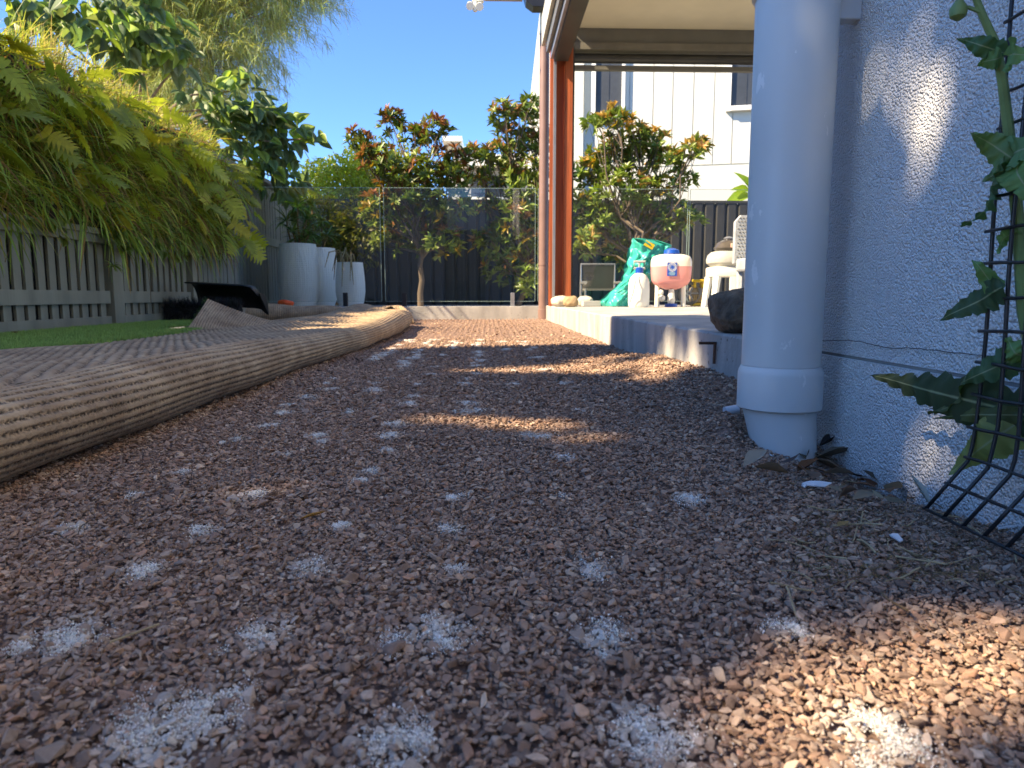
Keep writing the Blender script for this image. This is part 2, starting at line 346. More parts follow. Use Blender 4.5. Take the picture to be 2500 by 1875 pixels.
def leaves(name, tm, pos, d, up, ln, wd, colr, m, parent=None, origin=(0, 0, 0), smooth=True):
    tv, tf = tm; T = tris(tf); n = len(pos)
    Y = unit(np.asarray(d, float)); X = unit(np.cross(Y, np.asarray(up, float) + 1e-4)); Z = np.cross(X, Y)
    ln = np.broadcast_to(np.asarray(ln, float), (n,)); wd = np.broadcast_to(np.asarray(wd, float), (n,))
    V = np.asarray(pos)[:, None, :] + tv[None, :, 0:1] * (wd[:, None, None]) * X[:, None] + tv[None, :, 1:2] * ln[:, None, None] * Y[:, None] + tv[None, :, 2:3] * ln[:, None, None] * Z[:, None]
    F = T[None] + (np.arange(n) * len(tv))[:, None, None]
    C = np.repeat(np.asarray(colr), len(tv), axis=0)
    return np_mesh(name, V.reshape(-1, 3), F.reshape(-1, 3), m, parent, smooth, C, origin=origin)
def rdir(n): return unit(rng.normal(size=(n, 3)))
def jit(c, n, v=.2):
    c = np.asarray(c, float); k = 1 + rng.uniform(-v, v, (n, 1)); return np.clip(c[None] * k * (1 + rng.uniform(-v * .35, v * .35, (n, 3))), 0, 1)
def ribbons(name, P0, D0, ln, wd, colr, m, seg=6, grav=1., parent=None, origin=(0, 0, 0), taper=True, curl=None):
    """arching straps: start P0, start direction D0, bent down by gravity"""
    n = len(P0); ln = np.broadcast_to(ln, (n,)); wd = np.broadcast_to(wd, (n,)); g = np.broadcast_to(grav, (n,))
    p = np.array(P0, float); d = unit(np.array(D0, float)); side = unit(np.cross(d, np.array([0, 0, 1.]) + rng.normal(0, .25, (n, 3))))
    V = np.zeros((n, (seg + 1) * 2, 3))
    for i in range(seg + 1):
        t = i / seg; w = wd * (.55 + .9 * min(t * 3, 1) * .5) * (max(1 - t, .0) ** .6 if taper else 1) * .5 + 1e-4
        V[:, 2 * i] = p - side * w[:, None]; V[:, 2 * i + 1] = p + side * w[:, None]
        p = p + d * (ln / seg)[:, None]; d = d + np.array([0, 0, -1.])[None] * (g / seg)[:, None]; d = unit(d)
    base = np.array([(2 * i, 2 * i + 1, 2 * i + 3, 2 * i + 2) for i in range(seg)])
    F = base[None] + (np.arange(n) * (seg + 1) * 2)[:, None, None]
    return np_mesh(name, V.reshape(-1, 3), F.reshape(-1, 4), m, parent, True, np.repeat(colr, (seg + 1) * 2, axis=0), origin=origin)
def copy_of(o, parent=None, loc=None, rot=None, scale=None):
    c = o.copy(); col.objects.link(c); c.parent = parent
    if loc is not None: c.location = loc
    if rot is not None: c.rotation_euler = rot
    if scale is not None: c.scale = (scale,) * 3 if not hasattr(scale, '__len__') else scale
    return c
def nz(x, y, s=1., o=0.): return mnoise.noise(Vector((x * s + o, y * s - o, o * 1.7)))

# ------------------------------------------------------------------ ground
def sstep(a, b, x):
    t = np.clip((x - a) / (b - a), 0, 1); return t * t * (3 - 2 * t)
def vnoise(x, y, s):
    r = np.zeros_like(x)
    for k, (ax, ay, ph) in enumerate(((1, .3, 0), (-.4, 1.1, 2.1), (.8, -.9, 4.2), (1.7, 1.3, .7), (-2.1, .9, 3.3), (.5, 2.6, 5.1))):
        r += np.sin((ax * x + ay * y) * s + ph) / (1 + .35 * k)
    return r / 3
def gz(x, y):
    x = np.asarray(x, float); y = np.asarray(y, float)
    z = .0035 * vnoise(x, y, 7.) + .002 * vnoise(x, y, 23.)
    z = z + .040 * np.exp(-((x - .60) / .13) ** 2) * sstep(1.28, 1.5, y) * (1 - sstep(2.3, 3.1, y))
    z = z + .018 * np.exp(-((x - .45) / .16) ** 2 - ((y - 3.0) / .5) ** 2)
    z = z - .045 * np.exp(-((x - .60) / .12) ** 2 - ((y - 1.08) / .2) ** 2)
    z = z - .02 * np.exp(-((x - .62) / .12) ** 2) * (1 - sstep(.9, 1.3, y))
    z = z + .045 * np.exp(-((x - .435) / .03) ** 2 - ((y - 1.27) / .05) ** 2)
    return z
XS = [-.44, -.31, -.172, -.045, .083, .205, .33]
sandp = []
for (u, v, r) in [(170, 1555, .03), (350, 1400, .024), (170, 1300, .016), (500, 1297, .022), (750, 1395, .02), (610, 1215, .022), (330, 1213, .014), (905, 1155, .018), (790, 1083, .017), (440, 1157, .012),
                  (1110, 1222, .02), (1105, 1305, .02), (650, 1560, .024), (1070, 1560, .022), (1470, 1573, .026), (1930, 1545, .02), (1445, 1400, .018), (430, 1800, .03), (960, 1830, .024), (1590, 1800, .034),
                  (1690, 1225, .018), (1380, 1220, .014), (1385, 1120, .014), (835, 1290, .014), (1110, 1395, .014), (660, 1045, .013), (700, 1115, .012), (950, 1105, .012), (540, 1085, .012), (2130, 1810, .03), (880, 1180, .01)]:
    p = gr(u, v); sandp.append((p.x, p.y, r * random.uniform(.55, .95)))
for i, y in enumerate(np.arange(1.25, 4.1, .125)):
    for x in XS[:6]:
        if random.random() < (.62 if x < .0 else .3): sandp.append((x + random.uniform(-.02, .02), y + random.uniform(-.02, .02), random.uniform(.010, .019) * (1 + y * .12)))
sandp = np.array(sandp)
def sandf(x, y):
    x = np.asarray(x, float); y = np.asarray(y, float); r = np.zeros(x.shape)
    for px, py, pr in sandp: r = np.maximum(r, np.exp(-(((x - px) / (pr * 1.15)) ** 2 + ((y - py) / (pr * 1.35)) ** 2)))
    return r
def ground():
    def grid(name, x0, x1, nx, y0, y1, ny, m, zf, attr=None):
        X, Y = np.meshgrid(np.linspace(x0, x1, nx), np.linspace(y0, y1, ny)); Z = zf(X, Y)
        I = np.arange(nx * ny).reshape(ny, nx); F = np.stack([I[:-1, :-1], I[:-1, 1:], I[1:, 1:], I[1:, :-1]], -1).reshape(-1, 4)
        return np_mesh(name, np.stack([X, Y, Z], -1).reshape(-1, 3), F, m, None, True, attr={k: f(X, Y).ravel() for k, f in attr.items()} if attr else None)
    def far(X, Y):
        w = sstep(2.6, 3.6, Y)
        rid = np.maximum(0, np.sin(X * 2 * math.pi / .040)) * np.maximum(0, np.sin(Y * 2 * math.pi / .05 + .6 * np.sin(X * 9))) 
        return gz(X, Y) + w * (.015 * rid) * (.6 + .4 * vnoise(X, Y, 3.)) - .003
    o = grid('gravel_bed', -1.2, .80, 400, -.6, 7.72, 1200, 'bed', far, {'sand': lambda X, Y: .8 * sandf(X, Y) * sstep(1.6, 3., Y) * (1 - .6 * sstep(3.3, 4, Y))}); tag(o, kind='structure')
    e = grid('ground', -150, 150, 40, -60, 240, 40, mat('earth', (.16, .13, .09), .95, .3, .6), lambda X, Y: X * 0 - .14); tag(e, kind='structure')
ground()

# stones: crushed rock instanced on points
def stone_coll(name, n, flat, m, pts=9, seed=1):
    c = bpy.data.collections.new(name); r = random.Random(seed)
    for i in range(n):
        bm = bmesh.new()
        for k in range(pts):
            v = Vector((r.gauss(0, 1), r.gauss(0, 1), r.gauss(0, 1))).normalized() * r.uniform(.75, 1)
            bm.verts.new((v.x * r.uniform(.8, 1.1), v.y * .72, v.z * flat))
        bmesh.ops.convex_hull(bm, input=bm.verts)
        bmesh.ops.delete(bm, geom=[v for v in bm.verts if not v.link_faces], context='VERTS')
        if pts > 8: bmesh.ops.bevel(bm, geom=list(bm.edges), offset=.09, segments=1, affect='EDGES', clamp_overlap=True)
        me = bpy.data.meshes.new(name); bm.to_mesh(me); bm.free(); me.materials.append(M[m]); c.objects.link(bpy.data.objects.new(name, me))
    return c
def scatter(name, pts, rot, scl, colr, idx, coll):
    me = bpy.data.meshes.new(name); n = len(pts); me.vertices.add(n); me.vertices.foreach_set('co', np.asarray(pts, np.float32).ravel())
    for nm, tp, key, val in (('rot', 'FLOAT_VECTOR', 'vector', rot), ('scl', 'FLOAT_VECTOR', 'vector', scl)):
        a = me.attributes.new(nm, tp, 'POINT'); a.data.foreach_set(key, np.asarray(val, np.float32).ravel())
    a = me.attributes.new('col', 'FLOAT_COLOR', 'POINT'); c4 = np.ones((n, 4), np.float32); c4[:, :3] = colr; a.data.foreach_set('color', c4.ravel())
    a = me.attributes.new('idx', 'INT', 'POINT'); a.data.foreach_set('value', np.asarray(idx, np.int32))
    o = bpy.data.objects.new(name, me); col.objects.link(o)
    ng = bpy.data.node_groups.new(name, 'GeometryNodeTree'); ng.interface.new_socket('Geometry', in_out='INPUT', socket_type='NodeSocketGeometry'); ng.interface.new_socket('Geometry', in_out='OUTPUT', socket_type='NodeSocketGeometry')
    N, L = ng.nodes, ng.links; gi = N.new('NodeGroupInput'); go = N.new('NodeGroupOutput'); ip = N.new('GeometryNodeInstanceOnPoints'); ci = N.new('GeometryNodeCollectionInfo')
    ci.inputs['Collection'].default_value = coll; ci.inputs['Separate Children'].default_value = True; ci.inputs['Reset Children'].default_value = True
    L.new(gi.outputs[0], ip.inputs['Points']); L.new(ci.outputs[0], ip.inputs['Instance']); ip.inputs['Pick Instance'].default_value = True
    for nm, dt, sk in (('rot', 'FLOAT_VECTOR', 'Rotation'), ('scl', 'FLOAT_VECTOR', 'Scale'), ('idx', 'INT', 'Instance Index')):
        na = N.new('GeometryNodeInputNamedAttribute'); na.data_type = dt; na.inputs['Name'].default_value = nm
        L.new(na.outputs['Attribute'], ip.inputs[sk])
    L.new(ip.outputs[0], go.inputs[0]); md = o.modifiers.new('scatter', 'NODES'); md.node_group = ng
    return o
def gravel():
    C = stone_coll('gravel_stone', 16, .46, 'stone', 10, 3)
    P, RT, SC, CL, IX = [], [], [], [], []
    pal = np.array([(.125, .082, .066), (.15, .11, .094), (.175, .138, .12), (.10, .072, .064), (.21, .14, .10), (.155, .13, .125), (.25, .205, .17), (.19, .11, .078)])
    pw = np.array([.24, .2, .15, .14, .1, .08, .04, .05])
    for y0, y1, den, s0, sd in ((.2, .8, 88000, .0035, .36), (.8, 1.5, 52000, .0040, .34), (1.5, 2.6, 22000, .0056, .33), (2.6, 4.2, 4200, .008, .3), (4.2, 7.6, 500, .009, .3)):
        x0, x1 = -.95 if y0 < 1 else -.72, .72
        n = int((y1 - y0) * (x1 - x0) * den); x = rng.uniform(x0, x1, n); y = rng.uniform(y0, y1, n)
        s = s0 * np.exp(rng.normal(0, sd, n)); z = gz(x, y) + s * rng.uniform(-.25, .5, n) + rng.uniform(0, .0035, n)
        if y0 > 2: z = z - s * .35
        # finer, dustier ground beside the wall and under the fold
        k = np.exp(-((x - .62) / .14) ** 2) * (1 - sstep(1.5, 2.2, y)); s = s * (1 - .35 * k)
        P.append(np.stack([x, y, z], -1)); RT.append(np.stack([rng.normal(0, .35, n), rng.normal(0, .35, n), rng.uniform(0, 6.28, n)], -1))
        e = rng.uniform(.75, 1.25, (n, 1)); SC.append(np.stack([s, s, s], -1) * np.concatenate([e, 2 - e, rng.uniform(.7, 1.3, (n, 1))], 1))
        c = 2.2 * np.array([1.08, .98, .82]) * pal[rng.choice(len(pal), n, p=pw)] * rng.uniform(.75, 1.3, (n, 1))
        rd = (.5 + .5 * vnoise(x, y, 4.5))[:, None]; c = c * (1 - .2 * rd) + np.array([.22, .15, .12]) * .2 * rd; c = c * .66 + c.mean(1, keepdims=True) * np.array([1.06, 1., .94]) * .34; c = c * np.array([1.06, .98, .88])
        w = (sandf(x, y) * rng.uniform(.1, 1.15, n))[:, None]; w = np.clip(w * 1.1 - .05, 0, .8); c = c * (1 - w) + np.array([.68, .64, .56]) * w
        CL.append(c); IX.append(rng.integers(0, 16, n))
    o = scatter('gravel', np.concatenate(P), np.concatenate(RT), np.concatenate(SC), np.concatenate(CL), np.concatenate(IX), C)
    tag(o, 'loose crushed purple-brown gravel bed', 'gravel', kind='stuff')
    C2 = stone_coll('sand_grain', 4, .8, 'grain', 8, 5); P = []
    for px, py, pr in sandp:
        n = int(3300 * (pr / .02) ** 2 / (1 + max(0, py - .8) * 1.2) * rng.uniform(.35, 1.25)); k = rng.integers(0, 4, n)
        ox, oy = rng.normal(0, pr * .5, 4), rng.normal(0, pr * .65, 4); sg = rng.uniform(.16, .5, 4) * pr
        P.append(np.stack([px + ox[k] + rng.normal(0, 1, n) * sg[k], py + oy[k] + rng.normal(0, 1, n) * sg[k] * 1.3], -1))
    P = np.concatenate(P); keep = (vnoise(P[:, 0], P[:, 1], 190.) + rng.normal(0, .22, len(P))) > -.08; P = P[keep]; n = len(P)
    z = gz(P[:, 0], P[:, 1]) + rng.uniform(.0005, .0065, n); s = .00055 * np.exp(rng.normal(0, .35, n)) * (1 + P[:, 1] * .35)
    o = scatter('sand', np.column_stack([P, z]), rng.uniform(0, 6, (n, 3)), np.stack([s] * 3, -1), jit((.90, .87, .80), n, .12), rng.integers(0, 4, n), C2)
    tag(o, 'pale sand left in evenly spaced patches on the gravel', 'sand', kind='stuff')
gravel()

# lawn of artificial turf
def lawn():
    me = MB(); me.add([(-3.1, -1, .035), (-1.75, -1, .035), (-1.75, 4.4, .035), (-2.15, 4.6, .035), (-2.15, 7.65, .035), (-3.1, 7.65, .035)], [(0, 1, 2, 3, 4, 5)])
    tag(me.build('lawn', mat('turf_base', (.15, .24, .06), .9, .3, 30)), kind='structure')
    c = bpy.data.collections.new('turf_blade')
    for i in range(4):
        b = MB(); r = random.Random(i)
        for k in range(7):
            a = r.uniform(0, 6.28); x, y = r.uniform(-.012, .012), r.uniform(-.012, .012); w = .0016; h = r.uniform(.016, .026); dx, dy = r.uniform(-.01, .01), r.uniform(-.01, .01)
            b.add([(x - w * math.cos(a), y - w * math.sin(a), 0), (x + w * math.cos(a), y + w * math.sin(a), 0), (x + dx, y + dy, h)], [(0, 1, 2)])
        m_ = bpy.data.meshes.new('turf_blade'); m_.from_pydata(b.v, [], b.f); m_.materials.append(M['blade']); c.objects.link(bpy.data.objects.new('turf_blade', m_))
    n = 52000; x = rng.uniform(-2.95, -1.52, n); y = rng.uniform(2.2, 6.8, n); x = np.where(y > 4.45, -2.18 - (x + 1.52) * -.55, np.minimum(x, -1.78 + rng.normal(0, .02, n)))
    o = scatter('turf', np.stack([x, y, np.full(n, .035)], -1), np.stack([rng.normal(0, .2, n), rng.normal(0, .2, n), rng.uniform(0, 6.28, n)], -1), np.ones((n, 3)) * rng.uniform(.8, 1.3, (n, 1)), jit((.26, .42, .10), n, .25), rng.integers(0, 4, n), c)
    tag(o, 'short bright green artificial turf along the slatted fence', 'turf', kind='stuff')
lawn()

# patio slab, kerb, pool paving
SX = .622; SZ = .15
def slab():
    m = MB(); n = 90; ys = np.linspace(1.0, 7.7, n); vs = []
    prof = [(0, -.12), (0, SZ - .006), (.006, SZ), (8., SZ)]
    for i, y in enumerate(ys):
        for x, z in prof: vs.append((SX + x + (.003 * nz(y, z, 3.) if x < 1 else 0), y, z))
    k = 4; m.add(vs, [(i * k + j, (i + 1) * k + j, (i + 1) * k + j + 1, i * k + j + 1) for i in range(n - 1) for j in range(3)])
    m.add([(SX, 7.7, -.12), (8.6, 7.7, -.12), (8.6, 7.7, SZ), (SX, 7.7, SZ)], [(0, 1, 2, 3)])
    mm, nt, N, L, b = _mat('slab_concrete')
    tc = N.new('ShaderNodeTexCoord'); n1 = N.new('ShaderNodeTexNoise'); n1.inputs['Scale'].default_value = 6; n1.inputs['Detail'].default_value = 8; mp = N.new('ShaderNodeMapping'); mp.inputs['Scale'].default_value = (1, 1.4, .35)
    L.new(tc.outputs['Object'], mp.inputs[0]); L.new(mp.outputs[0], n1.inputs['Vector'])
    rp = N.new('ShaderNodeValToRGB'); e = rp.color_ramp.elements; e[0].position = .3; e[1].position = .62; e[0].color = (.30, .29, .27, 1); e[1].color = (.50, .485, .45, 1); L.new(n1.outputs[0], rp.inputs[0])
    n2 = N.new('ShaderNodeTexNoise'); n2.inputs['Scale'].default_value = 60; n2.inputs['Detail'].default_value = 4; L.new(tc.outputs['Object'], n2.inputs['Vector'])
    r2 = N.new('ShaderNodeValToRGB'); r2.color_ramp.elements[0].position = .27; r2.color_ramp.elements[1].position = .34; r2.color_ramp.elements[0].color = (.25, .23, .2, 1); r2.color_ramp.elements[1].color = (1, 1, 1, 1); L.new(n2.outputs[0], r2.inputs[0])
    mx = N.new('ShaderNodeMix'); mx.data_type = 'RGBA'; mx.blend_type = 'MULTIPLY'; mx.inputs[0].default_value = 1; L.new(rp.outputs[0], mx.inputs[6]); L.new(r2.outputs[0], mx.inputs[7]); L.new(mx.outputs[2], b.inputs['Base Color'])
    bp = N.new('ShaderNodeBump'); bp.inputs['Strength'].default_value = .5; bp.inputs['Distance'].default_value = .004; L.new(n2.outputs[0], bp.inputs['Height']); L.new(bp.outputs[0], b.inputs['Normal']); b.inputs['Roughness'].default_value = .85
    M['slab'] = mm
    tag(m.build('patio_slab', 'slab'), kind='structure')
    k = MB(); k.bx(-3.2, 8.6, 7.705, 7.9, -.12, .138, .004); tag(k.build('pool_kerb', 'slab'), kind='structure')
    p = MB(); p.bx(-3.6, 10, 7.905, 12.6, -.1, .10); tag(p.build('pool_paving', 'concrete'), kind='structure')
slab()

# ------------------------------------------------------------------ house wall, downpipe, patio roof
WX = .61
def house():
    h = empty('house', (WX + .5, 1., -.1), 'pale blue-grey rough rendered house wall with a groove near the ground', 'house')
    # rendered wall with rounded far corner
    def shell(x, ye, z0, z1, name, m):
        a = MB(); r = .03; pts = [(x, -1.8)] + [(x, y) for y in np.linspace(-1.2, ye - r, 14)] + [(x + r - r * math.cos(t), ye - r + r * math.sin(t)) for t in np.linspace(.3, math.pi / 2, 5)] + [(3.2, ye), (3.2, -1.8)]
        a.prism([(px, py, z0) for px, py in pts], (0, 0, z1 - z0)); return a.build(name, m, h, True)
    shell(WX + .002, 1.66, .150, 3.6, 'wall', 'stucco'); shell(WX - .003, 1.655, -.12, .1445, 'plinth', 'stucco')
    c = MB()   # ragged crack in the render a hand above the groove
    pts = []; y = 1.60
    while y > .45: pts.append((WX - .001, y, .168 + .004 * nz(y, 1, 9.) + .0022 * nz(y, 3, 40.) + (1.6 - y) * .012)); y -= .012
    c.tube(pts, .0006, 4); c.build('crack', mat('crack_shadow', (.10, .085, .07), .95), h)
    s = MB(); s.bx(WX + .006, WX + .02, -1.2, 1.64, .140, .156); s.build('groove', mat('groove_render', (.3, .29, .27), .9), h)
    # angle bracket fixed to the wall
    b = empty('angle_bracket', (WX, 1.29, .1), 'small rusty steel angle bracket fixed to the rendered wall by the downpipe', 'bracket')
    q = MB(); q.bx(WX - .008, WX - .004, 1.275, 1.30, .078, .125, .001); q.build('plate', 'rust', b)
    q = MB(); q.bx(WX - .05, WX - .004, 1.275, 1.30, .0745, .0775); q.build('arm', 'rust', b)
    q = MB(); q.tube([(WX - .0085, 1.288, .108), (WX - .0115, 1.288, .108)], .0045, 10); q.build('screw', 'black', b)
house()
PX, PY = .512, 1.22
def downpipe():
    t = empty('grey_downpipe', (PX, PY, -.03), 'large grey painted downpipe with flaking paint standing against the rendered wall', 'downpipe')
    r = .0655
    a = MB(); a.lathe([(r, .13), (r, .25), (r, .5), (r + .0005, .733), (r, .735)], (PX, PY, 0), 48); a.build('pipe', 'pipe', t, True)
    a = MB(); a.lathe([(r + .003, .055), (r + .0055, .057), (r + .0055, .115), (r + .004, .122), (r + .0005, .1295)], (PX, PY, 0), 48); a.build('socket', 'pipe', t, True)
    a = MB(); n = 40; vs = []     # mitred foot running down into the soil
    for k in range(n):
        an = 2 * math.pi * k / n; vs.append((PX + (r - .004) * math.cos(an), PY + (r - .004) * math.sin(an), .056))
    for k in range(n):
        an = 2 * math.pi * k / n; x = PX + .012 + (r - .014) * math.cos(an); y = PY + (r - .012) * math.sin(an); vs.append((x, y - .012, -.045))
    a.add(vs, [(k, (k + 1) % n, n + (k + 1) % n, n + k) for k in range(n)]); a.build('foot', 'pipe', t, 'all')
    a = MB(); a.lathe([(r + .0005, .736), (r + .006, .739), (r + .006, 1.6), (r, 1.6)], (PX, PY, 0), 48); a.build('upper_socket', 'pipe', t, True)
    a = MB(); a.bx(PX + .055, WX + .004, PY - .014, PY + .012, .700, .76, .002); a.build('wall_bracket', 'pipe', t)
downpipe()

def patio_roof():
    t = empty('patio_roof', (.9, 7.0, SZ), 'flat patio roof with cream ceiling and dark beams on an orange timber post', 'roof')
    zc = at(1395, 69, 7.2).z
    xl = .80
    for i, (y0, y1) in enumerate(((1.68, 4.2), (4.206, 6.52), (6.526, 7.2))):
        a = MB(); a.bx(xl, 7., y0, y1, zc + .002 * i, zc + .05); a.build('ceiling_panel', 'cream', t)
    a = MB(); a.bx(xl - .02, 7., 7.205, 7.32, at(1395, 104, 7.2).z, zc + .05); a.build('beam', 'mid_metal', t)
    a = MB(); a.bx(xl - .02, 7., 7.18, 7.34, at(1395, 121, 7.2).z, at(1395, 104, 7.2).z - .002); a.build('lower_beam', mat('taupe_beam', (.17, .16, .13), .5), t)
    # roller blind under the beam
    b = empty('roller_blind', (2.4, 7.25, 2.4), 'rolled-up dark outdoor roller blind under the patio beam', 'blind')
    zb = at(1400, 137, 7.2).z
    q = MB(); q.tube([(.86, 7.26, zb), (6.8, 7.26, zb)], .045, 20); q.build('roll', 'dark_metal', b, True)
    q = MB(); q.bx(.86, 6.8, 7.235, 7.285, zb - .115, zb - .07, .004); q.build('bottom_bar', 'mid_metal', b)
    q = MB(); q.bx(.83, .858, 7.2, 7.32, zb - .13, zb + .06); q.build('end_bracket', 'black', b)
    # beam over the patio edge, seen from below
    zf = at(1347, 145, 6.9).z
    a = MB(); a.bx(.63, .765, 1.9, 6.95, zf, zf + .3); a.build('edge_beam', 'dark_metal', t)
    a = MB(); a.bx(.60, .627, 1.9, 6.95, zf + .02, zf + .36); a.build('fascia', 'alu', t)
    a = MB(); a.bx(.566, .597, 1.9, 7.0, zf + .09, zf + .42); a.build('fascia_trim', 'mid_metal', t)
    a = MB(); a.bx(.53, .562, 1.9, 7.15, zf + .2, zf + .46); a.build('flashing', mat('pale_flashing', (.55, .54, .46), .5), t)
    # orange posts and side-screen guide
    for (u0, u1, y, nm) in ((1355, 1376, 7.09, 'post'), (1376.6, 1395, 7.0, 'post')):
        x0 = at(u0, 600, y).x; x1 = at(u1, 600, y).x; a = MB(); a.bx(x0, x1, y, y + .09, SZ, zf + .25, .003); a.build(nm, 'orange', t)
    x0 = at(1349, 600, 7.0).x; a = MB(); a.bx(x0, x0 + .022, 6.96, 7.03, SZ, zf + .1); a.build('screen_guide', 'alu', t)
    x0 = at(1341, 600, 7.04).x; a = MB(); a.bx(x0, x0 + .03, 7.04, 7.1, SZ, zf + .2); a.build('cover_strip', 'orange', t)
    x0 = at(1395.6, 600, 7.1).x; a = MB(); a.bx(x0, x0 + .02, 7.16, 7.22, SZ, zc - .06); a.build('screen_guide', 'dark_metal', t)
    # brown downpipe
    y = 7.58; c = at(1327, 600, y).x; d = empty('brown_downpipe', (c, y, 0), 'slim brown round downpipe in front of the glass fence, pale at its top', 'downpipe')
    z1 = at(1327, 80, y).z; z2 = at(1327, 28, y).z
    a = MB(); a.lathe([(.05, .11), (.05, .5), (.05, z1)], (c, y, 0), 24); a.build('pipe', 'brown_pipe', d, True)
    a = MB(); a.lathe([(.049, z1 + .002), (.049, z2 + .2)], (c, y, 0), 24); a.build('upper_pipe', 'cream', d, True)
    a = MB(); a.lathe([(.052, -.05), (.057, .06), (.057, .108), (.052, .112)], (c, y, 0), 24); a.build('foot', 'brown_pipe', d, True)
    for z in (z1, at(1327, 645, y).z):
        a = MB(); a.lathe([(.0535, z - .014), (.0535, z + .014)], (c, y, 0), 24); a.bx(c + .03, c + .13, y - .012, y + .012, z - .012, z + .012); a.build('clip', 'cream' if z == z1 else 'brown_pipe', d, True)
    # gutter end and eave with lamp
    g = empty('roof_gutter', (.5, 7.5, z2), 'dark gutter end hanging over the brown downpipe', 'gutter')
    x0 = at(1277, 15, 7.4).x; x1 = at(1346, 15, 7.4).x
    a = MB(); poly = [(x0 + .03, 7.38, z2 + .02), (x0 + .10, 7.38, z2 - .03), (x1, 7.38, z2 - .03), (x1, 7.38, z2 + .5), (x0, 7.38, z2 + .5), (x0, 7.38, z2 + .12)]
    a.prism(poly, (0, .16, 0)); a.build('trough', 'dark_metal', g)
    a = MB(); a.prism([(p[0], p[1] - .012, p[2]) for p in poly], (0, .010, 0)); a.build('stop_end', 'black', g)
    p0 = at(1182, -2, 7.45); p1 = at(1276, 6, 7.45)
    a = MB(); a.bx(p0.x, x0 - .005, 7.40, 7.46, p0.z - .015, p0.z + .3); a.build('eave', mat('taupe_eave', (.42, .36, .31), .6), g)
    l = empty('security_light', at(1160, 0, 7.4), 'white twin-head security light fixed under the eave', 'light')
    pc = at(1160, -2, 7.4)
    a = MB(); a.bx(pc.x - .03, p0.x - .004, 7.38, 7.45, pc.z - .02, pc.z + .04, .006); a.build('arm', 'white_pl', l)
    a = MB(); a.tube([pc + Vector((0, 0, -.02)), pc + Vector((0, 0, -.085))], .018, 12); a.build('stem', 'white_pl', l, True)
    for dx, dz, nm in ((-.05, -.055, 'lamp_head'), (.045, -.06, 'lamp_head')):
        a = MB(); q = pc + Vector((dx, 0, dz)); a.tube([q + Vector((0, .05, .03)), q + Vector((0, .0, 0)), q + Vector((0, -.05, -.03))], [.022, .034, .038], 16); a.build(nm, 'white_pl', l, True)
    a = MB(); q = pc + Vector((0, -.01, -.10)); a.lathe([(.008, -.024), (.022, -.015), (.024, 0), (.015, .016)], q, 16); a.build('sensor', 'white_pl', l, True)
patio_roof()

